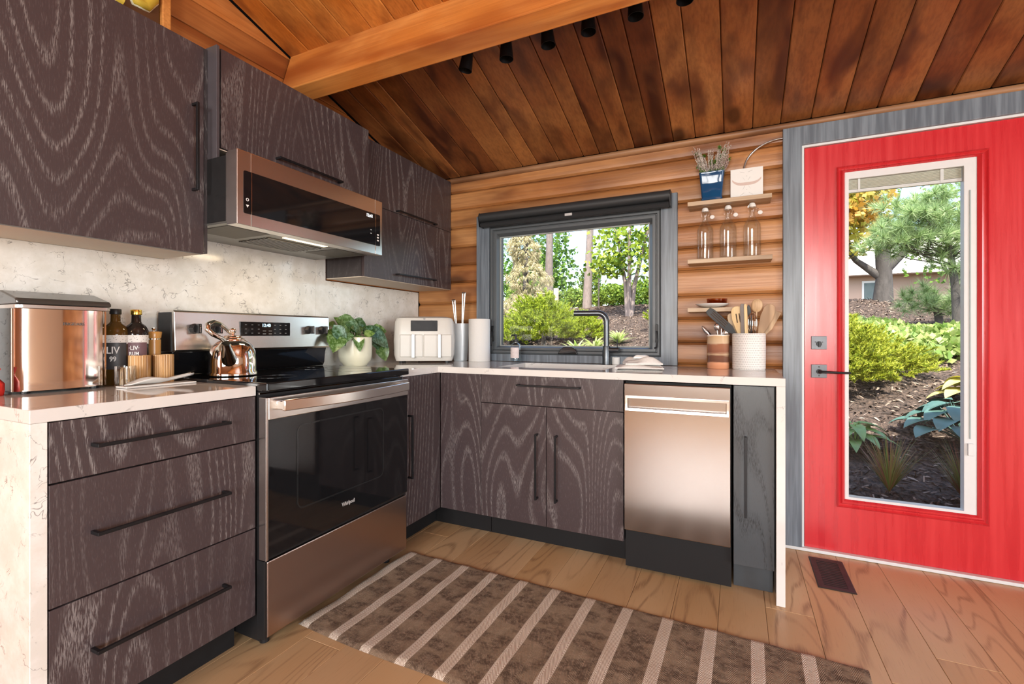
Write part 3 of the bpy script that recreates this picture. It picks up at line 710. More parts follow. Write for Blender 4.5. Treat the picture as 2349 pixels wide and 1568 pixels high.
iv = t.mix(hatch, (.40, .28, .20), (.88, .80, .68))
dk = t.mix(t.smooth(fz, .35, .68), (.12, .075, .045), (.40, .285, .195)); dk = t.mix(t.math('MULTIPLY', t.math('SUBTRACT', 1.0, hatch), .7), dk, (.05, .028, .016))
dk = t.mix(t.smooth(big, .4, .6, 0, .6), dk, (.36, .26, .17))
rugm = t.out(t.mix(ivory, dk, iv), .95, t.math('ADD', hatch, t.math('MULTIPLY', fz, 1.5)), .6, .003)
NX, NY = 150, 50; a = R(-1.35); V = []; 
for j in range(NY + 1):
    for i in range(NX + 1):
        u = i / NX * 1.866; v_ = -j / NY * .665
        v2 = v_ + .008 * math.sin(u * 3.1 + .5) * (j / NY) - (.012 * math.sin(math.pi * min(1, u / .6)) if u < .6 else 0) * (j / NY)
        u2 = u + .006 * math.sin(v_ * 9)
        zz = .0085 + .0014 * math.sin(u * 41) + .001 * math.sin(v_ * 30 + u * 5) + (.004 * max(0, 1 - u / .08)) * abs(math.sin(v_ * 13))
        if i in (0, NX) or j in (0, NY): zz = .001
        V.append((u2, v2, zz))
F = [(j * (NX + 1) + i, (j + 1) * (NX + 1) + i, (j + 1) * (NX + 1) + i + 1, j * (NX + 1) + i + 1) for j in range(NY) for i in range(NX)]
ru = npmesh('rug', np.array(V), np.array(F), rugm, smooth=True); ru.location = (.600, -.885, 0); ru.rotation_euler.z = a
props(ru, 'brown and ivory striped herringbone runner rug on the oak floor', 'rug')
T_ = thing('floor_register', 'dark brown slotted metal floor vent in front of the red door', 'vent', (2.466, -.245, 0))
regm = flat('register_brown', (.030, .020, .018), .5, .2)
b = B(); vs = []
for x0, x1, y0, y1, z in ((2.396, 2.536, -.402, -.088, .0005), (2.40, 2.532, -.398, -.092, .0045), (2.422, 2.510, -.374, -.116, .0045), (2.422, 2.510, -.374, -.116, .0005)):
    vs += [(x0, y0, z), (x1, y0, z), (x1, y1, z), (x0, y1, z)]
b.add(vs, [(i * 4 + k, i * 4 + (k + 1) % 4, ((i + 1) % 4) * 4 + (k + 1) % 4, ((i + 1) % 4) * 4 + k) for i in range(4) for k in range(4)])
b.build('frame', regm, T_)
B().box(2.422, 2.51, -.374, -.116, .0003, .0008).build('duct_opening', flat('duct_dark', (.006, .006, .006), .9), T_)
for i in range(15):
    y = -.366 + i * .0172; B().box(2.422, 2.51, y, y + .0085, .001, .004).build('slat', regm, T_)

# ---- faucet, soap, etc. by the sink
T_ = thing('faucet', 'matte black kitchen faucet with square-bent spout at the sink', 'faucet', (1.392, -.078, CT))
fx, fy = 1.392, -.078
gun = flat('gunmetal_faucet', (.10, .11, .12), .3, .85)
B().lathe([(.0235, 0), (.0235, .105), (.0225, .108), (.016, .108)], c=(fx, fy, CT), seg=28).build('body', gun, T_, smooth=40, bevel=.001)
pts = [(fx, fy, CT + .1), (fx, fy, 1.165)]
ex_ = Vector((-.98, -.2, 0)).normalized(); r0 = .05
for i in range(1, 9):
    q = R(90 * i / 8); pts.append((fx + ex_.x * r0 * (1 - math.cos(q)), fy + ex_.y * r0 * (1 - math.cos(q)), 1.165 + r0 * math.sin(q)))
pts.append((fx + ex_.x * .19, fy + ex_.y * .19, 1.215))
B().tube(pts, .0165, 16).build('spout', gun, T_, smooth=50)
hb = B().tube([(fx, fy, 1.0), (fx + .075, fy - .005, 1.0)], .017, 18).build('valve', gun, T_, smooth=50)
B().tube([(fx + .064, fy - .005, 1.01), (fx + .066, fy - .012, 1.063)], .0028, 8).build('lever', gun, hb)
T_ = thing('soap_cup', 'small white ceramic cup on the worktop right behind the black faucet', 'cup', (1.432, -.045, CT))
B().lathe([(.02, 0), (.023, .004), (.024, .042), (.021, .042), (.019, .006), (.0, .006)], c=(1.438, -.04, CT), seg=24, cap=False).build('cup', whitec, T_, smooth=40)
T_ = thing('soap_dispenser', 'clear soap bottle with black pump standing below the window', 'bottle', (.816, -.095, CT))
sx, sy = .816, -.095
B().lathe([(.0, 0), (.031, 0), (.033, .006), (.033, .098), (.029, .112), (.014, .122), (.013, .13), (.012, .13), (.012, .122), (.027, .110), (.031, .097), (.031, .008), (.0, .006)], c=(sx, sy, CT), seg=28, cap=False).build('bottle', clear, T_, smooth=40)
B().lathe([(.0, .007), (.0305, .008), (.0305, .05), (.0, .05)], c=(sx, sy, CT), seg=24, cap=False).build('liquid', thin('soap_liquid', (.75, .86, .93), 1.33), T_, smooth=40)
b = B(); prof = [(.0336, .03), (.0338, .03), (.0338, .093), (.0336, .093)]
vs = []
for i in range(13):
    a_ = R(-150 + 120 * i / 12); 
    for z in (.028, .094): vs.append((sx + .0335 * math.cos(a_), sy + .0335 * math.sin(a_), CT + z))
b.add(vs, [(2 * i, 2 * i + 2, 2 * i + 3, 2 * i + 1) for i in range(12)]).build('label', flat('pink_label', (.72, .62, .60), .6, var=.25, vs=60), T_)
B().lathe([(.016, 0), (.016, .016), (.008, .018), (.007, .05), (.0, .05)], c=(sx, sy, CT + .128), seg=20).tube([(sx, sy, CT + .172), (sx - .012, sy - .026, CT + .172), (sx - .014, sy - .034, CT + .165)], .0045, 8).build('pump', blackp, T_, smooth=40)
T_ = thing('paper_towel_roll', 'white paper towel roll standing left of the window frame', 'paper towel', (.55, -.105, CT))
B().lathe([(.018, 0), (.070, 0), (.0705, .005), (.0705, .272), (.069, .277), (.018, .277)], c=(.555, -.10, CT), seg=48, cap=False).build('paper', paper, T_, smooth=40)
B().lathe([(.0178, .002), (.0178, .279), (.016, .279), (.016, .002)], c=(.555, -.10, CT), seg=20, cap=False).build('core', flat('cardboard', (.42, .3, .19), .8), T_)
b = B(); vs = []
T_ = thing('utensil_vase', 'tall pale blue glazed square vase beside the paper towel roll', 'vase', (.41, -.10, CT))
def sq_lathe(prof, c, n=8, r=.25):
    """rounded-square lofted section"""
    vs = []; cnt = 0
    for h, z in prof:
        p = rr(c[0] - h, c[0] + h, c[1] - h, c[1] + h, h * r, c[2] + z, n); cnt = len(p); vs += p
    m = len(prof); b = B()
    return b.add(vs, [(i * cnt + k, i * cnt + (k + 1) % cnt, (i + 1) * cnt + (k + 1) % cnt, (i + 1) * cnt + k) for i in range(m - 1) for k in range(cnt)] + [tuple(range(cnt))[::-1], tuple((m - 1) * cnt + k for k in range(cnt))])
sq_lathe([(.034, 0), (.039, .006), (.048, .244), (.048, .249), (.044, .249), (.036, .02)], (.41, -.10, CT), r=.45).build('vase', vasec, T_, smooth=40)
for i, (p0, p1, lab) in enumerate((((.40, -.11, .96), (.373, -.125, 1.317), 'short metal tongs leaning left out of the pale blue vase'), ((.415, -.10, .96), (.436, -.10, 1.366), 'long metal tongs leaning right out of the pale blue vase'))):
    T_ = thing('tongs', lab, 'tongs', p0, 'steel tongs in the blue vase')
    p0 = Vector(p0); p1 = Vector(p1); d = p1 - p0; e = Vector((d.z, 0, -d.x)).normalized() * .009
    for sg in (-1, 1): B().tube([p0, p0 + d * .6 + e * sg * .5, p1 + e * sg], [.003, .005, .006], 8).build('arm', steelm, T_, smooth=50)
    B().tube([p1 - e * 1.4, p1 + e * 1.4], .0075, 10).build('hinge', chrome, T_, smooth=50)

# ---- towels
twm = flat('towel_cloth', (.70, .68, .64), .95, var=.12, vs=120); tws = flat('towel_grey', (.42, .42, .40), .95, var=.3, vs=160)
def cloth(cx, cy, z, hx, hy, th, rot, mat, name, parent, seed, sag=.006):
    random.seed(seed); n = 20; b = B(); ph = [random.uniform(0, 6) for _ in range(6)]
    def top(u, v): 
        e = (1 - abs(u) ** 6) * (1 - abs(v) ** 6)
        return z + th * (.35 + .65 * max(0, e)) + sag * (math.sin(3 * u + ph[0]) * math.cos(2.3 * v + ph[1]) + .5 * math.sin(7 * v + 2 * u + ph[2])) * max(0, e)
    vs = []; ca, sa = math.cos(rot), math.sin(rot)
    for lay in (0, 1):
        for j in range(n + 1):
            for i in range(n + 1):
                u = i / n * 2 - 1; v = j / n * 2 - 1
                k = 1 + .04 * math.sin(5 * v + ph[3]) * abs(u); x = u * hx * k; y = v * hy * (1 + .04 * math.sin(4 * u + ph[4]))
                vs.append((cx + x * ca - y * sa, cy + x * sa + y * ca, top(u, v) if lay else z))
    N = (n + 1) ** 2; fs = []
    for j in range(n):
        for i in range(n):
            q = j * (n + 1) + i; fs.append((q + N, q + 1 + N, q + n + 2 + N, q + n + 1 + N)); fs.append((q, q + n + 1, q + n + 2, q + 1))
    ring = [i for i in range(n + 1)] + [j * (n + 1) + n for j in range(1, n + 1)] + [n * (n + 1) + i for i in range(n - 1, -1, -1)] + [j * (n + 1) for j in range(n - 1, 0, -1)]
    for a_, b_ in zip(ring, ring[1:] + ring[:1]): fs.append((a_, b_, b_ + N, a_ + N))
    return b.add(vs, fs).build(name, mat, parent, smooth=60)
T_ = thing('folded_towel', 'stack of folded grey-white dish towels right of the sink', 'towel', (1.66, -.42, CT))
cloth(1.652, -.45, CT, .105, .075, .012, .12, tws, 'lower_fold', T_, 1, .002)
cloth(1.648, -.452, CT + .0125, .108, .078, .016, .18, twm, 'middle_fold', T_, 2, .006)
cloth(1.658, -.44, CT + .030, .085, .062, .022, .35, twm, 'upper_fold', T_, 5, .012)
T_ = thing('soap_bar', 'white soap bar lying on top of the folded dish towels', 'soap', (1.66, -.43, .962))
cloth(1.655, -.43, .973, .036, .017, .016, .1, whitec, 'bar', T_, 9, .001)

# ---- canisters with utensils
T_ = thing('copper_canister', 'small round canister with banded copper and wood look holding spoons', 'canister', (1.992, -.135, CT))
t = NT('banded_copper'); z_ = t.sep(t.n('TexCoord').outputs['Object'])[2]
n = t.noise(t.coords((1, 1, 5), jitter=False), 9, 3); zz = t.math('ADD', z_, t.math('MULTIPLY', n, .03))
cr_ = t.n('ValToRGB'); t.set(cr_.inputs[0], t.math('DIVIDE', zz, .19)); e = cr_.color_ramp; e.interpolation = 'LINEAR'
for pos, col in ((.0, (.55, .2, .09)), (.22, (.75, .36, .2)), (.27, (.16, .07, .045)), (.42, (.2, .085, .05)), (.47, (.6, .42, .26)), (.53, (.3, .12, .07)), (.74, (.36, .15, .08)), (.78, (.66, .47, .3)), (.95, (.6, .4, .22)), (1.0, (.5, .16, .05))):
    el = e.elements.new(pos); el.color = (*col, 1)
copperm = t.out(cr_.outputs[0], .16, Coat_Weight=.8)
B().lathe([(.0, 0), (.052, 0), (.054, .004), (.054, .165), (.055, .167), (.055, .174), (.050, .174), (.049, .01), (.0, .01)], c=(1.992, -.135, CT), seg=40, cap=False).build('canister', copperm, T_, smooth=40)
grp1 = 'steel spoons in the copper canister'
def spoon(loc0, tip, w_, l_, mat, name, label, group, cup=True):
    p0 = Vector(loc0); p1 = Vector(tip); d = (p1 - p0).normalized(); t_ = thing(name, label, name.split('_')[-1], p0, group)
    B().tube([p0, p1 - d * l_ * .8], [.003, .0035], 8).build('stem', mat, t_, smooth=50)
    sd = Vector((0, -1, 0)).cross(d).normalized(); nn = d.cross(sd).normalized()
    vs = []; n_ = 16; rings = [(1, 0), (.93, .002), (.6, .006 if cup else .0015), (0, .008 if cup else .0015)]
    c0 = p1 - d * l_ / 2
    for sgn in (1, .7):
        for r_, dep in rings:
            for k in range(n_):
                a_ = 2 * math.pi * k / n_; vs.append(tuple(c0 + sd * math.cos(a_) * r_ * w_ / 2 + d * math.sin(a_) * r_ * l_ / 2 + nn * (dep * (1 if sgn == 1 else .6) + (0 if sgn == 1 else -.0015))))
    fs = []
    for q in range(2):
        for i in range(3):
            for k in range(n_):
                o_ = q * 4 * n_ + i * n_; fs.append((o_ + k, o_ + (k + 1) % n_, o_ + n_ + (k + 1) % n_, o_ + n_ + k))
    for k in range(n_): fs.append((k, (k + 1) % n_, 4 * n_ + (k + 1) % n_, 4 * n_ + k))
    B().add(vs, fs).build('bowl', mat, t_, smooth=50); return t_
spoon((2.0, -.15, .95), (1.985, -.17, 1.148), .028, .04, steelm, 'steel_spoon', 'small steel spoon upright in the middle of the copper canister', grp1)
spoon((2.005, -.14, .95), (2.008, -.15, 1.165), .016, .05, steelm, 'steel_spoon', 'tall narrow steel spoon just right of the small spoon in the copper canister', grp1)
spoon((2.03, -.13, .96), (1.915, -.15, 1.135), .02, .07, steelm, 'steel_spoon', 'steel spoon leaning furthest left out of the copper canister', grp1)
spoon((2.03, -.11, .96), (1.928, -.12, 1.12), .02, .075, blackm, 'measuring_spoon', 'dark measuring spoon leaning left in the copper canister', grp1)
spoon((1.98, -.13, .95), (2.035, -.15, 1.12), .03, .05, steelm, 'steel_spoon', 'steel spoon leaning right in the copper canister', grp1)
T_ = thing('utensil_crock', 'round white dotted ceramic crock full of wooden utensils', 'crock', (2.134, -.14, CT))
t = NT('dotted_ceramic'); xyz = t.sep(t.n('TexCoord').outputs['Object'])
ang = t.math('MULTIPLY', t.math('ARCTAN2', xyz[1], xyz[0]), 9.55)
row = t.math('MULTIPLY', xyz[2], 88); off = t.math('MULTIPLY', t.math('FLOOR', row), .5)
fu = t.math('SUBTRACT', t.math('FRACT', t.math('ADD', ang, off)), .5); fv = t.math('SUBTRACT', t.math('FRACT', row), .5)
dd_ = t.math('SQRT', t.math('ADD', t.math('MULTIPLY', fu, fu), t.math('MULTIPLY', fv, fv)))
dot = t.smooth(dd_, .17, .26, 1, 0)
dotm = t.out(t.mix(t.math('MULTIPLY', dot, .75), (.79, .77, .74), (.36, .33, .31)), .55, t.math('SUBTRACT', 1.0, dot), .6, .002)
B().lathe([(.0, 0), (.073, 0), (.0755, .004), (.0765, .09), (.0762, .178), (.074, .181), (.070, .178), (.069, .01), (.0, .01)], c=(2.134, -.14, CT), seg=48, cap=False).build('crock', dotm, T_, smooth=40)
gu = 'utensils in the dotted crock'
def blade(name, label, cat, p0, p1, prof, th, mat, slots=(), turn=0.0):
    """flat utensil: prof = (t along, half width); extruded thickness th, facing the room"""
    p0 = Vector(p0); p1 = Vector(p1); L_ = (p1 - p0).length; d = (p1 - p0).normalized(); nn = Vector((math.sin(turn), -math.cos(turn), 0)); nn = (nn - d * nn.dot(d)).normalized(); sd = nn.cross(d)
    t_ = thing(name, label, cat, p0, gu); vs = []; n_ = len(prof)
    for s_ in (-.5, .5):
        for u, h in prof: vs.append(tuple(p0 + d * u * L_ + sd * h + nn * th * s_))
        for u, h in prof[::-1]: vs.append(tuple(p0 + d * u * L_ - sd * h + nn * th * s_))
    m = 2 * n_; B().add(vs, [tuple(range(m))[::-1], tuple(range(m, 2 * m))] + [(i, (i + 1) % m, m + (i + 1) % m, m + i) for i in range(m)]).build('blade', mat, t_, bevel=.001)
    for (ua, ub, h0, h1) in slots:
        vs = []
        for s_ in (-.53, .53):
            for u, h in ((ua, h0), (ua, h1), (ub, h1), (ub, h0)): vs.append(tuple(p0 + d * u * L_ + sd * h + nn * th * s_))
        B().add(vs, [(3, 2, 1, 0), (4, 5, 6, 7)] + [(i, (i + 1) % 4, 4 + (i + 1) % 4, 4 + i) for i in range(4)]).build('slot', flat('slot_dark', (.05, .025, .012), .8), t_)
    return t_
rnd = lambda w0, w1, a=.55: [(0, .006), (a * .9, .0065), (a, w0 * .45), (a + .1, w0 * .85), (.8, w1), (.93, w1 * .93), (.985, w1 * .65), (1, w1 * .2)]
bamb = wood('bamboo', 'z', (.68, .47, .2), (.5, .3, .1), (.75, .56, .28), .45, k=5, sc_=20, knots=False, var=.1)
blade('slotted_spatula', 'yellow bamboo spatula with two slots at the left of the crock', 'spatula', (2.12, -.14, .93), (2.077, -.16, 1.232), rnd(.02, .029, .5), .005, bamb, ((.73, .88, -.010, -.005), (.73, .88, .004, .009)))
blade('slotted_turner', 'black slotted turner leaning far left out of the crock', 'turner', (2.195, -.13, .972), (1.945, -.17, 1.218), [(0, .006), (.5, .007), (.6, .021), (.95, .021), (1, .015)], .003, blackp, ((.66, .93, -.014, -.010), (.66, .93, -.005, -.001), (.66, .93, .005, .009)))
blade('wooden_paddle', 'flat wooden paddle hidden behind the bamboo spatula', 'spatula', (2.12, -.10, .93), (2.05, -.10, 1.2), rnd(.018, .022, .5), .006, utensil)
blade('tongs', 'upright dark-edged wooden tongs arm in the middle of the crock', 'tongs', (2.115, -.15, .93), (2.106, -.165, 1.245), [(0, .011), (.6, .013), (.95, .013), (1, .008)], .006, flat('dark_walnut', (.12, .075, .05), .4))
blade('tongs', 'pale wooden strip standing between two black edges in the crock', 'tongs', (2.13, -.17, .93), (2.118, -.18, 1.242), [(0, .008), (.6, .008), (.97, .007), (1, .005)], .005, bamb)
blade('spatula', 'black pointed spatula upright beside the wire whisk', 'spatula', (2.145, -.13, .93), (2.133, -.135, 1.24), [(0, .009), (.5, .014), (.8, .014), (.95, .009), (1, .002)], .004, blackp)
blade('wooden_spatula', 'broad wooden spatula leaning right with rounded tip', 'spatula', (2.13, -.15, .93), (2.233, -.165, 1.238), rnd(.022, .028, .52), .006, utensil)
blade('wooden_scraper', 'square-ended wooden scraper leaning furthest right', 'spatula', (2.125, -.12, .93), (2.262, -.12, 1.205), [(0, .007), (.6, .008), (.7, .018), (1, .019)], .006, utensil)
spoon((2.155, -.14, .93), (2.172, -.16, 1.268), .052, .068, utensil, 'wooden_spoon', 'round wooden spoon, tallest in the crock', gu)
tw = thing('whisk', 'steel wire balloon whisk in the middle of the crock', 'whisk', (2.15, -.16, .93), gu)
B().tube([(2.15, -.16, .93), (2.15, -.17, 1.09)], .007, 10).build('grip', chrome, tw, smooth=50)
for k in range(6):
    a_ = math.pi * k / 6; pts = []
    for i in range(17):
        u = i / 16 * math.pi * 2 - math.pi; r_ = .022 * math.sin(u); zz_ = 1.145 + .055 * math.cos(u) - (.0)
        pts.append((2.15 + r_ * math.cos(a_), -.17 + r_ * math.sin(a_), zz_ + (.0 if abs(u) < 1.6 else 0)))
    B().tube(pts, .0013, 6, cap=False).build('wire', chrome, tw, smooth=60)

# ---- shelves and what stands on them
def shelf(x1, zt, lab):
    t_ = thing('wall_shelf', lab, 'shelf', (2.04, -.07, zt), 'small wooden shelves by the door')
    B().box(1.842, x1, -.13, -.0075, zt - .022, zt).build('board', shelfm, t_, bevel=.0015); return t_
shelf(2.238, 1.795, 'topmost wooden wall shelf carrying the heather and white block')
shelf(2.24, 1.489, 'middle wooden wall shelf carrying three glass bottles')
shelf(2.135, 1.231, 'lowest, shorter wooden wall shelf carrying a white plate')
btl = thing('glass_bottle', 'clear swing-top glass bottle, leftmost on the middle shelf', 'bottle', (1.926, -.072, 1.49), 'swing-top bottles on the middle shelf')
bx_, by_, bz_ = 1.926, -.072, 1.49
B().lathe([(.0, .004), (.034, .0), (.0405, .003), (.0415, .01), (.0415, .15), (.039, .166), (.030, .186), (.018, .205), (.0145, .216), (.0138, .248), (.0155, .25), (.0155, .257), (.011, .257), (.0110, .217), (.0145, .204), (.027, .184), (.0365, .164), (.039, .149), (.039, .013), (.03, .009), (.0, .009)], c=(bx_, by_, bz_), seg=36, cap=False).build('glass', clear, btl, smooth=50)
B().lathe([(.0165, 0), (.0165, .012), (.012, .02), (.0, .021)], c=(bx_, by_, bz_ + .2575), seg=20).build('stopper', whitec, btl, smooth=40)
B().tube([(bx_ - .018, by_, bz_ + .232), (bx_ - .019, by_ - .004, bz_ + .262), (bx_, by_ - .004, bz_ + .281), (bx_ + .019, by_ - .004, bz_ + .262), (bx_ + .018, by_, bz_ + .232)], .0013, 6).tube([(bx_ + .018, by_, bz_ + .25), (bx_ + .028, by_ - .012, bz_ + .244), (bx_ + .022, by_ - .02, bz_ + .226), (bx_ + .034, by_ - .02, bz_ + .222)], .0013, 6).build('wire_bail', chrome, btl, smooth=50)
b = B(); hp = []
for k in range(20):
    a_ = 2 * math.pi * k / 20; hp.append((bx_ + .036 + .0115 * math.cos(a_), bz_ + .222 + .0105 * math.sin(a_)))
b.prism(hp, 'y', by_ - .024, by_ - .017).build('bottle_tag', whitec, btl, bevel=.002)
clone(btl, (2.038, -.072, 1.49), 'clear swing-top glass bottle, middle one of the three on the shelf')
clone(btl, (2.151, -.072, 1.49), 'clear swing-top glass bottle, rightmost on the middle shelf')
T_ = thing('heather_pot', 'white-pink heather in a square glossy blue pot on the top shelf', 'potted plant', (1.96, -.072, 1.796))
t = NT('blue_glaze'); n = t.noise(t.coords(jitter=False), 14, 2); bluem = t.out(t.mix(n, (.008, .045, .12), (.014, .075, .18)), .06, t.noise(t.coords((1, 1, 1.8), jitter=False), 9, 1), .35, .012)
sq_lathe([(.045, 0), (.05, .003), (.052, .01), (.049, .016), (.0595, .138), (.0615, .142), (.0615, .146), (.056, .146), (.05, .12)], (1.96, -.072, 1.796), r=.2).build('pot', bluem, T_, smooth=40)
st_m = leafmat('heather_stem', (.06, .12, .02), (.16, .22, .05)); fl_m = leafmat('heather_bloom', (.80, .70, .66), (.90, .86, .80), .6, .35, (.62, .45, .42))
b = B(); random.seed(21); PV = []; PG = []
for k in range(80):
    x0 = 1.96 + random.uniform(-.045, .045); y0 = -.075 + random.uniform(-.035, .03); h = random.uniform(.06, .15)
    lean = (x0 - 1.96) * 1.0 + random.uniform(-.012, .012); pts = [Vector((x0 + lean * (s_ ** 1.3), y0 + random.uniform(-.003, .003), 1.92 + h * s_ * 1.15)) for s_ in (0, .33, .66, 1)]
    b.tube(pts, [.0012, .001, .0009, .0006], 4)
    for j in range(22):
        s_ = .2 + .8 * j / 21; i_ = min(2, int(s_ * 3)); f_ = s_ * 3 - i_; p = pts[i_].lerp(pts[i_ + 1], f_); PV.append((p.x, p.y, p.z, k))
    for j in range(8): s_ = random.random() * .35; PG.append((x0 + lean * s_, y0, 1.92 + h * s_))
    if k % 5 == 0:
        for j in range(10): PG.append((pts[3].x + random.gauss(0, .002), pts[3].y, pts[3].z + random.uniform(-.004, .008)))
b.build('stems', st_m, T_, kind='stuff')
def scatter_tris(P, n, l, w_, spread=1.0, up=0.0):
    P = np.asarray(P, float); P = np.repeat(P, n, 0); N = len(P)
    d = rng.normal(size=(N, 3)) * spread; d[:, 2] += up; d /= np.linalg.norm(d, axis=1)[:, None]
    s_ = np.cross(d, rng.normal(size=(N, 3))); s_ /= np.linalg.norm(s_, axis=1)[:, None]
    L_ = l * rng.uniform(.6, 1.3, (N, 1)); W_ = w_ * rng.uniform(.7, 1.2, (N, 1))
    V = np.stack([P - s_ * W_ * .3, P + d * L_ * .5 - s_ * W_, P + d * L_, P + d * L_ * .5 + s_ * W_], 1).reshape(-1, 3)
    return V, np.arange(N * 4).reshape(-1, 4)
V, F = scatter_tris([p[:3] for p in PV], 8, .0062, .0017); npmesh('blossom', V, F, fl_m, T_, 'stuff')
V, F = scatter_tris(PG, 8, .011, .0014, up=.3); npmesh('foliage', V, F, leafmat('heather_green', (.05, .16, .012), (.16, .32, .03)), T_, 'stuff')
T_ = thing('canoe_block', 'square white wooden block with a faint canoe picture on the top shelf', 'block sign', (2.125, -.07, 1.796))
B().box(2.05, 2.20, -.095, -.06, 1.796, 1.946).build('block', flat('white_block', (.74, .73, .70), .5, var=.03), T_, bevel=.001)
cn = [(2.058 + .134 * i / 14, 1.873 + (.020 * abs(i / 7 - 1) ** 4)) for i in range(15)]; cb = [(2.058 + .134 * i / 14, 1.871 - .013 * (1 - abs(i / 7 - 1) ** 3) + (.012 * abs(i / 7 - 1) ** 4)) for i in range(15)][::-1]
B().prism(cn + cb, 'y', -.0956, -.095).build('canoe_picture', flat('canoe_pink', (.58, .45, .40), .6, var=.1, vs=300), T_)
b = B()
for (x, z, l, r_) in ((2.105, 1.925, .022, -.35), (2.142, 1.927, .022, .35), (2.113, 1.89, .02, -1.0), (2.137, 1.89, .02, 1.0), (2.113, 1.845, .02, 1.0), (2.139, 1.845, .02, -1.0), (2.105, 1.812, .024, .6), (2.146, 1.812, .024, -.6)):
    dx, dz = math.cos(r_) * l / 2, math.sin(r_) * l / 2; b.prism([(x - dx, z - dz), (x + dx, z + dz), (x + dx * .8, z + dz + .003), (x - dx, z - dz + .0025)], 'y', -.0955, -.095)
for z in (1.904, 1.835): b.prism([(2.122, z), (2.128, z), (2.128, z + .003), (2.122, z + .003)], 'y', -.0955, -.095)
b.build('paddle_picture', flat('pale_grey_print', (.55, .54, .52), .6), T_, kind='stuff')
T_ = thing('conduit', 'thin grey flexible cable curving from the white block to the door frame', 'cable', (2.11, -.03, 1.95))
pts = [(2.112, -.045, 1.80), (2.112, -.045, 1.93)]
for i in range(13):
    u = i / 12; pts.append((2.113 + .182 * (1 - math.cos(u * math.pi / 2)) , -.045 + .027 * u, 1.95 + .148 * math.sin(u * math.pi / 2)))
B().tube(pts, .0045, 10).build('cable', flat('cable_metal', (.5, .5, .5), .25, .9, var=.5, vs=900), T_, smooth=50)
T_ = thing('plate', 'shallow white plate on the lowest shelf', 'plate', (1.96, -.075, 1.232))
B().lathe([(.0, 0), (.03, .0), (.06, .006), (.082, .017), (.083, .019), (.078, .0185), (.05, .009), (.0, .004)], c=(1.962, -.095, 1.232), seg=40, cap=False).build('dish', whitec, T_, smooth=50)
T_ = thing('amber_dish', 'low amber glass dish stacked on the white plate', 'dish', (1.985, -.095, 1.238))
B().lathe([(.0, 0), (.04, 0), (.046, .004), (.051, .036), (.0495, .036), (.044, .006), (.0, .004)], c=(1.985, -.095, 1.2420), seg=32, cap=False).build('dish', thin('amber_glass', (.72, .42, .12)), T_, smooth=50)

# ---- roller shade
T_ = thing('roller_shade', 'charcoal roller shade cassette mounted across the window top', 'blind', (1.14, -.06, 1.84))
pf = [(-.0245, 1.892), (-.065, 1.892)] + [(-.065 - .032 * math.sin(R(a_)), 1.862 + .03 * math.cos(R(a_))) for a_ in range(10, 181, 17)] + [(-.06, 1.832), (-.0245, 1.832)]
B().prism(pf, 'x', .545, 1.748).build('cassette', shadem, T_, smooth=40)
pf = [(-.03, 1.831), (-.07, 1.831), (-.084, 1.82), (-.088, 1.807), (-.078, 1.797), (-.062, 1.797), (-.055, 1.81), (-.03, 1.815)]
B().prism(pf, 'x', .552, 1.742).build('hem_bar', shadem, T_, smooth=40)
for x in (.5445, 1.748): B().prism([(-.0245, 1.89), (-.085, 1.89), (-.1, 1.86), (-.085, 1.80), (-.0245, 1.80)], 'x', x - .002, x + .001).build('end_cap', blackp, T_)
B().box(1.14, 1.185, -.092, -.086, 1.806, 1.821).build('pull_clip', flat('clip_clear', (.5, .5, .5), .2), T_)

# ---- air fryer in the corner
T_ = thing('air_fryer', 'cream two-drawer air fryer standing in the corner', 'air fryer', (.338, -.4216, CT))
an = R(30.0); M0 = Matrix.Translation((.335, -.41, CT)) @ Matrix.Rotation(an, 4, 'Z') @ Matrix.Diagonal((1, .74, 1, 1))
def fb(x0, x1, y0, y1, z0, z1): return B().box(x0, x1, y0, y1, z0, z1, M0)
# rounded body seen from above, front towards -y
def frprof(hw, y0, y1, r, z, n=6): return rr(-hw, hw, y0, y1, r, z, n)
lv_ = [frprof(.172, .008, .23, .03, .012), frprof(.183, .0, .24, .04, .05), frprof(.187, .0, .25, .05, .14), frprof(.180, .002, .245, .05, .255), frprof(.170, .012, .235, .05, .277), frprof(.14, .04, .21, .05, .287)]
n = len(lv_[0]); vs = [tuple(M0 @ Vector(p)) for l in lv_ for p in l]
B().add(vs, [(i * n + k, i * n + (k + 1) % n, (i + 1) * n + (k + 1) % n, (i + 1) * n + k) for i in range(5) for k in range(n)] + [tuple(range(n))[::-1], tuple(5 * n + k for k in range(n))]).build('body', fryw, T_, smooth=40)
for x in (-.14, .14):
    for y in (.04, .2): B().lathe([(.012, 0), (.012, .014)], c=tuple(M0 @ Vector((x, y, 0))), seg=12).build('foot', blackp, T_)
fb(-.145, -.005, -.008, .02, .036, .176).build('drawer', fryw, T_, bevel=.006); fb(-.001, .172, -.008, .02, .036, .176).build('drawer', fryw, T_, bevel=.006)
fb(-.078, .085, -.0045, .01, .196, .262).build('display', flat('fryer_screen', (.02, .02, .022), .35, Specular_IOR_Level=.12), T_, bevel=.002)
B().lathe([(.005, 0), (.005, .002)], c=tuple(M0 @ Vector((.004, -.002, .272))), seg=16, m=Matrix.Rotation(R(90), 3, 'X')).build('logo', flat('ring_grey', (.4, .4, .4), .4), T_)
for x in (-.062, .098): fb(x - .009, x + .009, -.036, -.026, .032, .178).box(x - .006, x + .006, -.028, -.006, .034, .05, M0).box(x - .006, x + .006, -.028, -.006, .16, .176, M0).build('handle', steelm, T_, bevel=.003)

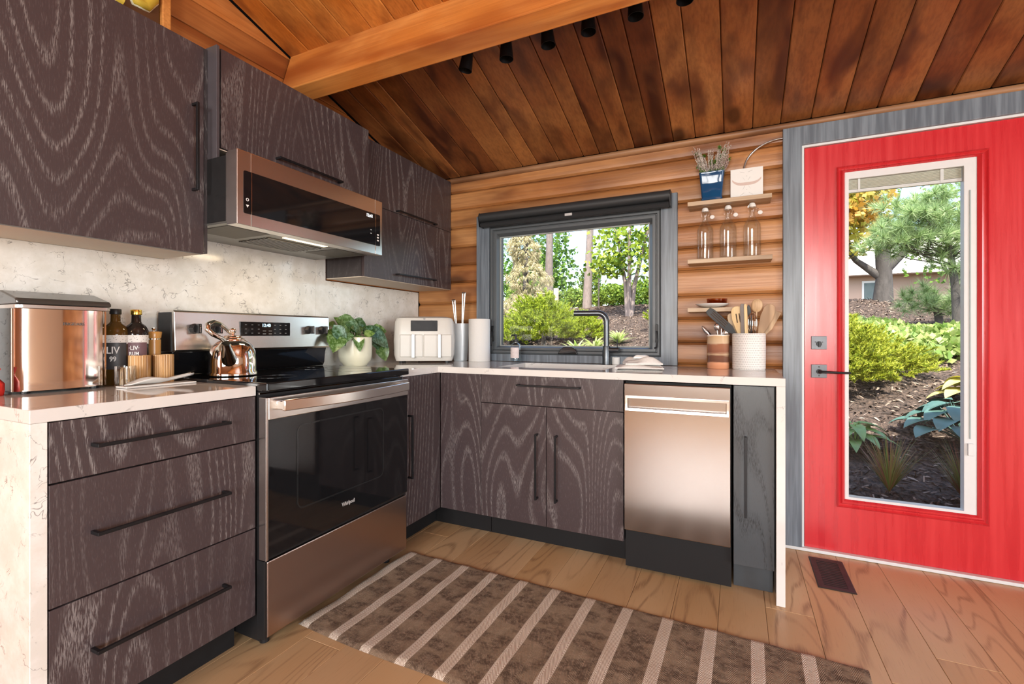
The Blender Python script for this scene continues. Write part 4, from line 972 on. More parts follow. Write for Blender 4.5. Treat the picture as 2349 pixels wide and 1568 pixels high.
# ---- potted plant
T_ = thing('potted_plant', 'trailing silver-green plant in a ribbed cream pot by the range', 'potted plant', (.14, -.785, CT))
px_, py_ = .14, -.785; vs = []; seg = 96; prof = [(.062, 0), (.066, .004), (.068, .012), (.083, .03), (.089, .055), (.0905, .10), (.0895, .158), (.087, .161), (.083, .158), (.082, .12), (.0, .12)]
for i, (r_, z) in enumerate(prof):
    for k in range(seg):
        a_ = 2 * math.pi * k / seg; q = r_ * (1 + (.012 if k % 2 and 3 <= i <= 6 else 0)); vs.append((px_ + q * math.cos(a_), py_ + q * math.sin(a_), CT + z))
B().add(vs, [(i * seg + k, i * seg + (k + 1) % seg, (i + 1) * seg + (k + 1) % seg, (i + 1) * seg + k) for i in range(len(prof) - 1) for k in range(seg)] + [tuple(range(seg))[::-1]]).build('pot', creamc, T_, smooth=40)
B().lathe([(.0, .122), (.081, .122), (.081, .1225), (.0, .13)], c=(px_, py_, CT), seg=24, cap=False).build('soil', flat('soil', (.03, .02, .015), .9, var=.5, vs=150), T_)
t = NT('satin_leaf'); n = t.noise(t.coords(jitter=True), 55, 3, .7); rd = t.rand()
c = t.mix(t.smooth(n, .42, .62), t.mix(rd, (.025, .075, .018), (.09, .18, .03)), t.mix(rd, (.13, .25, .17), (.26, .38, .10)))
t.out(c, .32); pleaf = t.m
def leaf(parent, base, tip, wd, mat, fold=.25, droop=.18, nv=None, heart=True):
    a_ = Vector(base); b_ = Vector(tip); d = b_ - a_; L_ = d.length; d.normalize()
    nv = Vector(nv or (.75, -.45, .5)); nv = (nv - d * nv.dot(d)).normalized(); sd = d.cross(nv); vs = []; nu, nw = 8, 5
    for i in range(nu + 1):
        u = i / nu; w_ = (math.sin(math.pi * u ** .62) ** .8 if 0 < u < 1 else 0.02) * wd / 2 * (1.15 if u < .35 else 1)
        for j in range(nw):
            s_ = j / (nw - 1) * 2 - 1; back = -.12 * L_ * (abs(s_) if u < .25 else 0) * (1 - u * 4) if heart and u < .25 else 0
            p = a_ + d * (u * L_ + back) + sd * s_ * w_ - nv * (droop * L_ * (u - .4) ** 2 * 1.6) + nv * fold * abs(s_) * w_; vs.append(tuple(p))
    fs = [(i * nw + j, i * nw + j + 1, (i + 1) * nw + j + 1, (i + 1) * nw + j) for i in range(nu) for j in range(nw - 1)]
    return B().add(vs, fs).build('leaf', mat, parent, smooth=80)
LEAVES = [((0.08, -0.858, 1.126), (0.11, -0.948, 1.148), 0.06), ((0.14, -0.926, 1.106), (0.17, -1.011, 1.056), 0.06), ((0.18, -0.956, 1.078), (0.21, -1.011, 1.002), 0.095), ((0.17, -0.961, 1.129), (0.2, -0.911, 1.029), 0.07),
    ((0.13, -0.85, 1.13), (0.16, -0.93, 1.162), 0.065), ((0.15, -0.908, 1.12), (0.18, -0.856, 1.087), 0.06), ((0.13, -0.879, 1.175), (0.16, -0.741, 1.099), 0.085), ((0.09, -0.732, 1.17), (0.12, -0.658, 1.11), 0.065), ((0.15, -0.857, 1.149), (0.18, -0.803, 1.102), 0.06),
    ((0.1, -0.587, 1.116), (0.13, -0.504, 1.114), 0.075), ((0.14, -0.662, 1.107), (0.17, -0.52, 1.01), 0.1), ((0.12, -0.556, 1.013), (0.15, -0.534, 0.93), 0.085), ((0.1, -0.595, 1.061), (0.13, -0.536, 0.98), 0.065), ((0.13, -0.736, 1.092), (0.16, -0.815, 1.111), 0.05), ((0.12, -0.909, 1.113), (0.15, -0.968, 1.087), 0.04),
    ((.2, -.83, 1.08), (.235, -.845, 1.00), .06), ((.1, -.80, 1.12), (.06, -.86, 1.19), .06), ((.13, -.70, 1.10), (.15, -.60, 1.14), .06), ((.11, -.64, 1.09), (.15, -.575, 1.05), .055), ((.18, -.88, 1.10), (.21, -.93, 1.05), .06), ((.16, -.80, 1.10), (.2, -.87, 1.13), .06), ((.12, -.76, 1.12), (.1, -.7, 1.15), .06), ((.17, -.74, 1.09), (.2, -.69, 1.10), .045), ((.11, -.83, 1.14), (.09, -.80, 1.18), .055)]
b = B()
for bs_, tp, wd in LEAVES:
    leaf(T_, bs_, tp, wd, pleaf)
    q = Vector((px_, py_, 1.06)); m_ = (q + Vector(bs_)) / 2 + Vector((0, 0, .05)); b.tube([q, m_, bs_], .0016, 6)
b.build('stems', flat('stem_green', (.12, .2, .05), .5), T_, smooth=60, kind='stuff')

# ---- kettle
T_ = thing('kettle', 'polished stovetop kettle with arched handle on the glass cooktop', 'kettle', (.255, -1.572, .927))
kx, ky, kz = .255, -1.578, .9275
B().lathe([(.0, .0), (.082, 0), (.088, .003), (.0885, .012), (.085, .017), (.084, .06), (.080, .095), (.070, .118), (.052, .134), (.042, .139), (.0, .139)], c=(kx, ky, kz), seg=56, cap=False).build('body', chrome, T_, smooth=60)
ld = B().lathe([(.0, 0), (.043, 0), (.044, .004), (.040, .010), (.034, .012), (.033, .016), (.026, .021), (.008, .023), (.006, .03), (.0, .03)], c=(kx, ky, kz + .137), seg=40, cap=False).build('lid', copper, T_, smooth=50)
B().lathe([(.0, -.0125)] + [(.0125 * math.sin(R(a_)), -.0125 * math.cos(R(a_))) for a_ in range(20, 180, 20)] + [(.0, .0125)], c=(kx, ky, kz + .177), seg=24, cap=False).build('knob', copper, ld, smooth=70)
sp = [(.298, -1.618, .985), (.326, -1.646, 1.022), (.34, -1.66, 1.045), (.346, -1.667, 1.056)]
B().tube(sp, [.032, .022, .0155, .015], 20).build('spout', chrome, T_, smooth=60)
ks = Vector((kx, ky, 0)); dv = Vector((.7, -.7, 0)); hp = []
hp = [(.215, -1.545, 1.055), (.215, -1.558, 1.09), (.225, -1.59, 1.117), (.245, -1.628, 1.134), (.27, -1.668, 1.138), (.292, -1.70, 1.126), (.303, -1.708, 1.108), (.306, -1.69, 1.091), (.305, -1.655, 1.075), (.30, -1.628, 1.05)]
B().tube(hp, [.005, .006, .008, .010, .010, .0095, .0095, .009, .009, .009], 14).build('handle', chrome, T_, smooth=60)
B().tube([(p[0], p[1], p[2] - .004) for p in hp[3:6]], .0098, 14).build('grip', blackp, T_, smooth=60)

# ---- things left of the range
T_ = thing('ice_maker', 'polished steel countertop ice maker with black sides and sloping lid', 'ice maker', (.11, -2.075, CT))
mirror = flat('mirror_steel', (.86, .74, .66), .07, 1.0, var=.02, vs=4)
ya, yb = -2.19, -1.962
def ibox(x0, x1, z0, z1, r, m, nm, par, grow=0):
    lv_ = [rr(x0 - grow, x1 + grow, ya - grow, yb + grow, r, z, 8) for z in (z0, z1)]; n = len(lv_[0])
    return B().add([p for l in lv_ for p in l], [(k, (k + 1) % n, n + (k + 1) % n, n + k) for k in range(n)] + [tuple(range(n))[::-1], tuple(n + k for k in range(n))]).build(nm, m, par, smooth=40, bevel=.001)
ibox(.012, .170, CT + .008, 1.168, .012, blackg, 'body', T_)
# bowed polished front
lv_ = []; 
for z in (CT + .008, 1.166):
    pts = []
    for i in range(25):
        u = i / 24 * 2 - 1; bow = .014 * (1 - u * u) - .022 * max(0, abs(u) - .86) / .14; pts.append((.188 + bow, (ya + yb) / 2 + u * (yb - ya) / 2, z))
    pts += [(.172, yb, z), (.172, ya, z)]; lv_.append(pts)
n = len(lv_[0]); fp = B().add([p for l in lv_ for p in l], [(k, (k + 1) % n, n + (k + 1) % n, n + k) for k in range(n)] + [tuple(range(n))[::-1], tuple(n + k for k in range(n))]).build('front_panel', mirror, T_, smooth=30)
text(fp, 'brand_mark', 'FRIGIDAIRE', .0135, (.2024, -2.058, 1.122), (-.06, 1, 0), (0, 0, 1), inkd, ext=.0006, squash=.8)
ibox(.008, .202, 1.167, 1.178, .016, steelm, 'band', T_, .002)
b = B(); vs = []
for y in (ya - .001, yb + .001):
    for (x, z) in ((.008, 1.179), (.203, 1.179), (.204, 1.190), (.194, 1.197), (.10, 1.222), (.012, 1.228), (.006, 1.222)): vs.append((x, y, z))
b.add(vs, [tuple(range(7))[::-1], tuple(range(7, 14))] + [(i, (i + 1) % 7, 7 + (i + 1) % 7, 7 + i) for i in range(7)]).build('lid', flat('smoked_lid', (.05, .045, .04), .08, var=.1), T_, bevel=.005, bseg=3)
for y in (ya + .03, yb - .03):
    for x in (.04, .165): B().lathe([(.012, 0), (.012, .009)], c=(x, y, CT), seg=14).build('foot', blackp, T_)
B().tube([(.02, yb + .004, 1.19), (.05, yb + .007, 1.185), (.06, yb + .008, 1.14)], .003, 8).build('lid_strap', blackp, T_)
T_ = thing('red_pouch', 'red cloth pouch tied at the neck at the left end of the worktop', 'pouch', (.15, -2.232, CT))
b = B(); redc = flat('red_cloth', (.62, .02, .012), .6, var=.3, vs=60)
prof = [(.0, 0), (.019, 0), (.0225, .012), (.021, .034), (.012, .048), (.006, .055), (.010, .066), (.014, .078), (.0, .072)]
vs = []; seg = 24
for i, (r_, z) in enumerate(prof):
    for k in range(seg): a_ = 2 * math.pi * k / seg; q = r_ * (1 + .14 * math.sin(7 * a_ + i)); vs.append((.165 + q * math.cos(a_), -2.226 + q * math.sin(a_), CT + z))
b.add(vs, [(i * seg + k, i * seg + (k + 1) % seg, (i + 1) * seg + (k + 1) % seg, (i + 1) * seg + k) for i in range(len(prof) - 1) for k in range(seg)]).build('cloth', redc, T_, smooth=60)
B().lathe([(.0075, 0), (.0085, .003), (.0075, .006)], c=(.165, -2.226, CT + .052), seg=16).build('tie', redc, T_, smooth=60)

def label_wrap(par, name, c, r, z0, z1, a0, a1, mat, n=20):
    vs = []
    for i in range(n + 1):
        a_ = R(a0 + (a1 - a0) * i / n)
        for z in (z0, z1): vs.append((c[0] + r * math.cos(a_), c[1] + r * math.sin(a_), z))
    return B().add(vs, [(2 * i, 2 * i + 2, 2 * i + 3, 2 * i + 1) for i in range(n)]).build(name, mat, par, smooth=60)
t = NT('speckled_label'); vo = t.n('TexVoronoi', feature='F1'); t.set(vo.inputs['Vector'], t.coords((1, 1, 1.6), jitter=False)); vo.inputs['Scale'].default_value = 150
speck = t.out(t.mix(t.smooth(vo.outputs['Distance'], .18, .26, 1, 0), (.78, .75, .71), (.05, .045, .045)), .5)
def spirit(label, c, col, glassm, txt, capm):
    t_ = thing('spirit_bottle', label, 'bottle', (c[0], c[1], CT), 'spirit bottles by the pepper mill'); x, y = c
    bt = B().lathe([(.0, 0), (.035, 0), (.038, .004), (.038, .174), (.036, .19), (.028, .206), (.018, .215), (.0145, .221), (.0135, .25), (.0, .25)], c=(x, y, CT), seg=40, cap=False).build('bottle', glassm, t_, smooth=50)
    B().lathe([(.0, 0), (.0165, 0), (.0168, .003), (.0168, .017), (.0155, .019), (.0, .019)], c=(x, y, CT + .246), seg=28, cap=False).build('cap', capm, t_, smooth=40, bevel=.001)
    label_wrap(t_, 'label_top', c, .0384, CT + .142, CT + .173, -110, 40, speck)
    lb = label_wrap(t_, 'label_front', c, .0386, CT + .055, CT + .147, -95, 25, col)
    a_ = R(-35); n_ = Vector((math.cos(a_), math.sin(a_), 0)); tx = Vector((-n_.y, n_.x, 0))
    for body, sz, zz in txt:
        text(lb, 'lettering', body, sz, Vector((x, y, zz)) + n_ * .0392, tx, (0, 0, 1), inkw, ext=.0006, bold=.0004, squash=.8)
    return t_
ambg = flat('amber_bottle', (.09, .045, .01), .06); dkg = flat('black_bottle', (.02, .014, .012), .07)
spirit('amber spirit bottle with white lettered black label, beside the ice maker', (.105, -1.905), flat('black_label', (.05, .048, .05), .5), ambg, (('LIV', .034, CT + .12), ('99', .024, CT + .09)), blackp)
spirit('dark spirit bottle with gold cap and purple label', (.118, -1.848), flat('plum_label', (.16, .085, .095), .5), dkg, (('·LIV·', .021, CT + .127), ('RUM', .017, CT + .107)), flat('gold_cap', (.85, .6, .12), .25, 1.0))
T_ = thing('pepper_mill', 'turned wooden pepper mill with steel knob', 'pepper mill', (.11, -1.783, CT))
mx_, my_ = .112, -1.788; mw_ = wood('mill_wood', 'z', (.50, .25, .06), (.35, .14, .03), (.58, .32, .1), .25, k=4, sc_=12, knots=False, var=.05)
B().lathe([(.0, 0), (.025, 0), (.026, .01), (.0235, .03), (.022, .1), (.0225, .157), (.0, .157)], c=(mx_, my_, CT), seg=32, cap=False).build('body', mw_, T_, smooth=50)
B().lathe([(.021, 0), (.021, .004)], c=(mx_, my_, CT + .157), seg=32).build('steel_ring', chrome, T_)
B().lathe([(.0, 0), (.0225, 0), (.0255, .022), (.024, .025), (.0, .027)], c=(mx_, my_, CT + .161), seg=32, cap=False).build('cap', mw_, T_, smooth=40)
B().lathe([(.0, 0), (.004, 0), (.004, .004), (.007, .008), (.007, .012), (.0, .015)], c=(mx_, my_, CT + .188), seg=20, cap=False).build('knob', chrome, T_, smooth=50)
def fluted(loc, lab):
    t_ = thing('fluted_cup', lab, 'wooden cup', (loc[0], loc[1], CT), 'fluted wooden cups by the range'); seg = 72; vs = []
    for r_, z, fl_ in ((.031, 0, 1), (.0315, .002, 1), (.0315, .100, 1), (.031, .102, 1), (.027, .102, 0), (.026, .01, 0)):
        for k in range(seg):
            a_ = 2 * math.pi * k / seg; q = r_ * (1 - (.055 * (k % 3 == 0)) * fl_); vs.append((loc[0] + q * math.cos(a_), loc[1] + q * math.sin(a_), CT + z))
    B().add(vs, [(i * seg + k, i * seg + (k + 1) % seg, (i + 1) * seg + (k + 1) % seg, (i + 1) * seg + k) for i in range(5) for k in range(seg)] + [tuple(range(seg))[::-1], tuple(5 * seg + k for k in range(seg))]).build('cup', oakm, t_, smooth=20)
fluted((.175, -1.866), 'fluted light wood cup in front of the purple-labelled bottle'); fluted((.175, -1.788), 'fluted light wood cup touching the left side of the range')
T_ = thing('match_jar', 'clear jar of wooden matches right beside the ice maker', 'jar', (.225, -1.928, CT))
jx, jy = .222, -1.93
B().lathe([(.0, 0), (.027, 0), (.029, .004), (.029, .07), (.0275, .07), (.0275, .006), (.0, .005)], c=(jx, jy, CT), seg=32, cap=False).build('jar', clear, T_, smooth=40)
random.seed(5)
for k in range(34):
    a_ = random.uniform(0, 6.3); r_ = random.uniform(0, .019); q = Vector((jx + r_ * math.cos(a_), jy + r_ * math.sin(a_), CT + .007)); e_ = Vector((random.uniform(-.006, .006), random.uniform(-.008, .008), random.uniform(.048, .06)))
    B().tube([q, q + e_], .0013, 4).build('match', utensil, T_)
T_ = thing('tray', 'long flat white ceramic tray left of the kettle', 'tray', (.25, -1.83, CT))
B().box(.235, .30, -1.965, -1.745, CT, CT + .006).build('dish', whitec, T_, bevel=.002)
T_ = thing('spoon_rest', 'white ladle-shaped spoon rest lying on the flat white tray', 'spoon rest', (.265, -1.88, CT + .007))
vs = []; nU, nW = 16, 9
for i in range(nU + 1):
    u = i / nU
    for j in range(nW):
        s_ = j / (nW - 1) * 2 - 1
        w_ = .026 * math.sqrt(max(0, 1 - ((u - .3) / .3) ** 2)) if u < .5 else .011
        if .5 <= u < .62: w_ = .02 - (.009) * (u - .5) / .12
        z = CT + .0075 + .022 * (s_ * s_) * min(1, w_ / .026) * math.sin(min(1, u / .6) * math.pi / 1.6) + (.018 * max(0, u - .5) / .5)
        vs.append((.266 + s_ * w_, -1.955 + u * .215, z))
o_ = B().add(vs, [(i * nW + j, i * nW + j + 1, (i + 1) * nW + j + 1, (i + 1) * nW + j) for i in range(nU) for j in range(nW - 1)]).build('ladle', whitec, T_, smooth=60)
so = o_.modifiers.new('thick', 'SOLIDIFY'); so.thickness = .0035

# ---- track lights beyond the beam
tr_ = thing('track_light_rail', 'black ceiling track rail hidden behind the big beam', 'track light', (1.5, -.9, ceil_z(-.9)))
B().box(.85, 2.3, -.918, -.882, ceil_z(-.9) - .028, ceil_z(-.9) - .006).build('rail', blackm, tr_)
hd = thing('track_light', 'black conical track spotlight, leftmost below the beam', 'track light', (.942, -.9, 2.40), 'track spotlights behind the beam')
B().lathe([(.0, 0), (.021, 0), (.022, -.004), (.032, -.112), (.030, -.112), (.02, -.02), (.0, -.02)], c=(.942, -.9, 2.438), seg=32, cap=False).build('shade', blackm, hd, smooth=40)
B().tube([(.942, -.9, 2.436), (.942, -.9, 2.45)], .004, 8).build('stem', blackm, hd)
B().lathe([(.0, 0), (.024, 0), (.024, .003), (.0, .003)], c=(.942, -.9, 2.40), seg=24, cap=False).build('lamp_lens', flat('lamp_off', (.05, .05, .05), .2), hd)
hd.rotation_euler = (0, R(11), 0)
for x, lb, ry in ((1.142, 'second black track spotlight from the left', -1), (1.338, 'third black track spotlight from the left', -5), (1.52, 'fourth black track spotlight from the left', -2), (1.712, 'fifth black track spotlight, cut by the top edge', -3), (1.90, 'rightmost track spotlight, barely in frame at the top', 0)):
    q = clone(hd, (x, -.9, 2.40 + (x - 1.142) * .045), lb); q.rotation_euler = (0, R(ry), 0)

# ---- sign top left
T_ = thing('wall_sign', 'carved wooden sign with fat yellow outlined letters above the tall cabinet', 'sign', (.03, -1.9, 2.3))
B().box(.008, .03, -2.45, -1.725, 2.2, 2.62).build('board', flat('sign_brown', (.09, .035, .012), .5, var=.3, vs=12), T_, bevel=.003)
yel = flat('sign_yellow', (.62, .43, .05), .45, var=.15, vs=20); cream = flat('sign_outline', (.9, .85, .6), .5)
def blob(pts, r, x, mat, nm, par, r2=None): return B().tube([(x, y, z) for y, z in pts], r, 12).build(nm, mat, par, smooth=60)
for k, pts in enumerate((([(-1.92, 2.5), (-1.91, 2.36), (-1.885, 2.325), (-1.85, 2.32)]), ([(-1.835, 2.52), (-1.832, 2.39), (-1.805, 2.345), (-1.775, 2.35), (-1.752, 2.385), (-1.75, 2.5)]), ([(-2.05, 2.5), (-2.04, 2.38), (-2.0, 2.34), (-1.95, 2.36)]))):
    o1 = blob(pts, .026, .022, cream, 'letter_outline', T_); blob(pts, .022, .031, yel, 'letter', o1)
T_ = thing('wall_post', 'short orange wooden post at the right edge of the yellow sign', 'post', (.02, -1.71, 2.2))
B().box(.008, .045, -1.722, -1.69, 2.165, 2.60).build('post', beamm, T_, bevel=.004)
#@@OUTSIDE
# ============================================================ GARDEN
def gz(x, y):
    """mulched bank rising away from the house"""
    base = np.where(np.asarray(y) < .3, 0.0, np.where(np.asarray(y) < 8, .225 * (np.asarray(y) - .3), 1.7325 + .004 * (np.asarray(y) - 8)))
    return base + np.where(np.asarray(y) > .5, .03 * np.sin(np.asarray(x) * 1.7 + np.asarray(y)) * np.minimum(1, (np.asarray(y) - .5)), 0)
xs = np.concatenate([np.linspace(-45, -6, 40)[:-1], np.linspace(-6, 10, 130), np.linspace(10, 55, 40)[1:]]); ys = np.concatenate([np.linspace(.14, 9, 130), np.linspace(9, 60, 50)[1:]])
X, Y = np.meshgrid(xs, ys); Z = gz(X, Y) + rng.normal(0, .008, X.shape) * (Y < 12)
nx, ny = len(xs), len(ys); ii = np.arange((ny - 1) * (nx - 1)); r_, c_ = ii // (nx - 1), ii % (nx - 1); q = r_ * nx + c_
t = NT('mulch'); v = t.coords(jitter=False); n = t.noise(v, 28, 4, .75); vo = t.n('TexVoronoi', feature='F1'); t.set(vo.inputs['Vector'], t.coords((1, .5, 1), jitter=False)); vo.inputs['Scale'].default_value = 45
t.out(t.mix(t.smooth(n, .3, .7), (.028, .017, .012), (.15, .10, .075)), .9, t.math('ADD', n, vo.outputs['Distance']), 1.0, .03); mulch = t.m
gr = struct('ground')
npmesh('mulch_bed', np.stack([X, Y, Z], -1).reshape(-1, 3), np.stack([q, q + 1, q + nx + 1, q + nx], -1), mulch, gr, smooth=True)
gr['kind'] = 'structure'
N = 42000; px = rng.uniform(-4.5, 7.5, N); py = .35 + 7.9 * rng.uniform(0, 1, N) ** 1.5; d = rng.normal(size=(N, 3)); d[:, 2] *= .35; d /= np.linalg.norm(d, axis=1)[:, None]
s_ = np.cross(d, [0, 0, 1.]); s_ /= np.linalg.norm(s_, axis=1)[:, None]; P = np.stack([px, py, gz(px, py) + .008], 1); L_ = rng.uniform(.012, .042, (N, 1)); W_ = rng.uniform(.003, .010, (N, 1)); up = np.cross(s_, d) * .004
V = np.stack([P - d * L_ - s_ * W_, P - d * L_ + s_ * W_, P + d * L_ + s_ * W_ * .6, P + d * L_ - s_ * W_ * .6, P + up + up], 1).reshape(-1, 3)
b5 = np.arange(N)[:, None] * 5; F = np.concatenate([b5 + np.array([[0, 1, 4]]), b5 + np.array([[1, 2, 4]]), b5 + np.array([[2, 3, 4]]), b5 + np.array([[3, 0, 4]])], 0)
t = NT('bark_chips'); g = t.n('NewGeometry').outputs['Random Per Island']; cr_ = t.n('ValToRGB'); t.set(cr_.inputs[0], g); e = cr_.color_ramp
e.elements[0].color = (.022, .014, .01, 1); e.elements[1].color = (.42, .31, .24, 1); el = e.elements.new(.7); el.color = (.11, .07, .05, 1); t.out(cr_.outputs[0], .85)
npmesh('bark_chips', V, F, t.m, gr, 'stuff')

def spray(P, D, n, l, w_, spread, curl=0.0):
    """needle sprays: n blades per point around direction D"""
    P = np.repeat(np.asarray(P, float), n, 0); D = np.repeat(np.asarray(D, float), n, 0); N = len(P)
    d = D + rng.normal(size=(N, 3)) * spread; d /= np.linalg.norm(d, axis=1)[:, None]
    s_ = np.cross(d, rng.normal(size=(N, 3))); s_ /= np.linalg.norm(s_, axis=1)[:, None]; L_ = l * rng.uniform(.6, 1.2, (N, 1))
    V = np.stack([P - s_ * w_ / 2, P + s_ * w_ / 2, P + d * L_], 1).reshape(-1, 3); return V, np.arange(N * 3).reshape(-1, 3)
def shell(c, r, n, lower=-.3, jit=.25, thick=.35):
    """points and outward directions in a lumpy crown"""
    d = rng.normal(size=(n * 2, 3)); d /= np.linalg.norm(d, axis=1)[:, None]; d = d[d[:, 2] > lower][:n]
    k = 1 - thick * rng.uniform(0, 1, (len(d), 1)) ** 1.5 + jit * np.sin(d[:, :1] * 7 + d[:, 1:2] * 5 + c[0] * 3) * np.cos(d[:, 2:3] * 6 + c[1]) * .5
    return np.array(c) + d * np.array(r) * k, d
jun_m = leafmat('juniper_green', (.07, .16, .01), (.62, .68, .06), .5, .35)
jund_m = leafmat('juniper_gold', (.12, .20, .01), (.74, .74, .10), .5, .4)
pine_m = leafmat('pine_needles', (.04, .14, .02), (.66, .80, .40), .32, .25)
spr_m = leafmat('pale_spruce', (.22, .22, .09), (.84, .70, .44), .6, .3)
mag_m = leafmat('magnolia_leaves', (.02, .09, .008), (.50, .62, .07), .3, .4)
hedge_m = leafmat('hedge_green', (.03, .11, .012), (.42, .56, .09), .5, .4)
back_m = leafmat('backdrop_green', (.02, .08, .01), (.26, .44, .06), .5, .45)
gold_m = leafmat('autumn_leaves', (.50, .26, .03), (.85, .60, .16), .5, .5, (.34, .34, .05))
cover_m = leafmat('cover_leaves', (.12, .24, .03), (.55, .62, .22), .4, .3)
barkm = NT('bark'); t = barkm; n = t.noise(t.coords((1, 1, .35), jitter=False), 22, 4, .7); barkm = t.out(t.mix(n, (.09, .07, .065), (.34, .27, .24)), .9, n, .8, .02)
barkd = NT('bark_dark'); t = barkd; n = t.noise(t.coords((1, 1, .35), jitter=False), 14, 4, .7); barkd = t.out(t.mix(n, (.02, .018, .016), (.12, .105, .095)), .9, n, .8, .02)
def plant_root(name, label, cat, x, y, group=None): return thing(name, label, cat, (x, y, float(gz(x, y))), group)
def trunk(par, pts, r, mat, name='trunk'): return B().tube(pts, r, 12).build(name, mat, par, smooth=60)
def leafy(par, P, n, size, mat, nm='foliage', up=.4, w_=.45):
    V, F = scatter_tris(P, n, size, size * w_, 1.0, up); return npmesh(nm, V, F, mat, par, 'stuff')
def juniper(name, label, x, y, rx, ry, h, mat, n=2600, l=.1):
    t_ = plant_root(name, label, 'shrub', x, y); z0 = float(gz(x, y)); P, D = shell((x, y, z0 + h * .25), (rx, ry, h * .75), n, -.15, .35, .45)
    P[:, 2] = np.maximum(P[:, 2], z0 + .02 + .225 * (P[:, 1] - y)); D = D * .8 + np.array([0, 0, .55])
    sel = rng.permutation(len(P))[:max(60, n // 4)]; P = P[sel]; D = D[sel] + rng.normal(0, .25, (len(sel), 3)); D /= np.linalg.norm(D, axis=1)[:, None]
    P2 = []; D2 = []
    for k in range(9): P2.append(P + D * l * 1.5 * k / 9 + np.array([0, 0, -.004 * k])); D2.append(D)
    V, F = spray(np.concatenate(P2), np.concatenate(D2), 9, l * .42, .011, .55); npmesh('foliage', V, F, mat, t_, 'stuff')
    trunk(t_, [(x, y, z0 - .02), (x + .03, y, z0 + h * .4)], [.04, .02], barkd, 'stem'); return t_
juniper('juniper', 'large feathery yellow-green juniper in front of the kitchen window', -.78, 4.4, .5, .45, .74, jun_m, 2600, .12)
juniper('juniper', 'low juniper bush at the left foot of the kitchen window view', -1.35, 4.3, .4, .35, .36, jun_m, 1300, .1)
juniper('juniper', 'darker green juniper right of the large one, behind the faucet', -.22, 4.75, .27, .3, .42, jun_m, 1000, .1)
juniper('juniper', 'bright green bush at the right edge of the window view', 1.12, 5.4, .32, .3, .5, jun_m, 900, .1)
juniper('golden_juniper', 'golden yellow-green creeping juniper seen through the left of the door glass', 3.0, 2.75, .36, .5, .6, jund_m, 3200, .09)
juniper('golden_juniper', 'spreading golden juniper arm behind, in the middle of the door glass', 3.35, 3.15, .42, .35, .34, jund_m, 1500, .09)
# window view: trunks
def tree(name, label, pts, r, mat, group=None):
    t_ = thing(name, label, 'tree', pts[0], group); trunk(t_, pts, r, mat); return t_
def T3(x, y, dx, h, lean=0): z = float(gz(x, y)) - .05; return [(x, y, z), (x + dx * .3, y, z + h * .3), (x + dx * .6, y + lean, z + h * .6), (x + dx, y + lean, z + h)]
g_ = 'pine trunks on the crest of the bank'
t_ = tree('pine_tree', 'straight bare pine trunk left of centre in the window', T3(-2.07, 8.0, .1, 5.2), [.12, .085, .08, .05], barkm, g_)
P, D = shell((-2.65, 8.9, 4.3), (.8, .8, .9), 420, -1); V, F = spray(P, D * .4, 22, .16, .006, .8); npmesh('foliage', V, F, back_m, t_, 'stuff')
t_ = tree('pine_tree', 'bare pine trunk right of centre above the faucet', T3(-1.1, 8.0, .22, 5.2), [.11, .08, .07, .05], barkm, g_)
P, D = shell((-.85, 8.9, 4.2), (.6, .8, .45), 160, -1); V, F = spray(P, D * .4, 22, .16, .006, .8); npmesh('foliage', V, F, back_m, t_, 'stuff')
t_ = tree('pine_tree', 'dark pine trunk at the far left of the window', T3(-3.35, 8.8, .1, 5.5), [.09, .07, .065, .05], barkd, g_)
P, D = shell((-4.0, 9.4, 4.2), (.9, 1, .9), 300, -1); V, F = spray(P, D * .4, 20, .16, .006, .8); npmesh('foliage', V, F, back_m, t_, 'stuff')
tree('staked_sapling', 'thin dark sapling stem behind the faucet spout', T3(-.79, 7.9, .02, 1.9), [.022, .018, .014, .008], barkd)
t_ = thing('stone_post', 'pale square stone post beside the left pine trunk', 'post', (-1.9, 8.1, 1.75)); B().box(-1.955, -1.845, 8.05, 8.15, 1.7, 2.22).build('post', flat('post_stone', (.62, .52, .44), .8, var=.15), t_, bevel=.01)
t_ = thing('garden_rock', 'pale pinkish rock half buried behind the junipers', 'rock', (-1.5, 7.0, 1.5))
ru_ = B().lathe([(.0, -.05), (.16, 0), (.17, .05), (.12, .11), (.0, .14)], c=(-1.5, 7.1, 1.54), seg=9, sx=1.2, cap=False).build('rock', flat('rock_pink', (.45, .36, .33), .9, var=.3, vs=8), t_)
# weeping spruce
t_ = plant_root('weeping_spruce', 'pale tan weeping spruce with drooping clumps at left of the window', 'tree', -2.35, 7.2)
z0 = float(gz(-2.35, 7.2)); PP = []; DD = []
for k in range(1500):
    u = rng.uniform(0, 1); h = 2.6 * u; rr_ = (.52 * (1 - u) ** .8 + .06) * rng.uniform(.6, 1.0) * (1 + .3 * math.sin(h * 9)); a_ = rng.uniform(0, 6.28)
    PP.append((-2.35 + rr_ * math.cos(a_) + .12 * math.sin(h * 2.2), 7.2 + rr_ * math.sin(a_), z0 + h)); DD.append((math.cos(a_) * .5, math.sin(a_) * .5, -.9))
V, F = spray(PP, DD, 16, .12, .014, .45); npmesh('foliage', V, F, spr_m, t_, 'stuff'); trunk(t_, [(-2.35, 7.2, z0 - .05), (-2.3, 7.2, z0 + 1.4), (-2.35, 7.2, z0 + 2.5)], [.07, .05, .02], barkd)
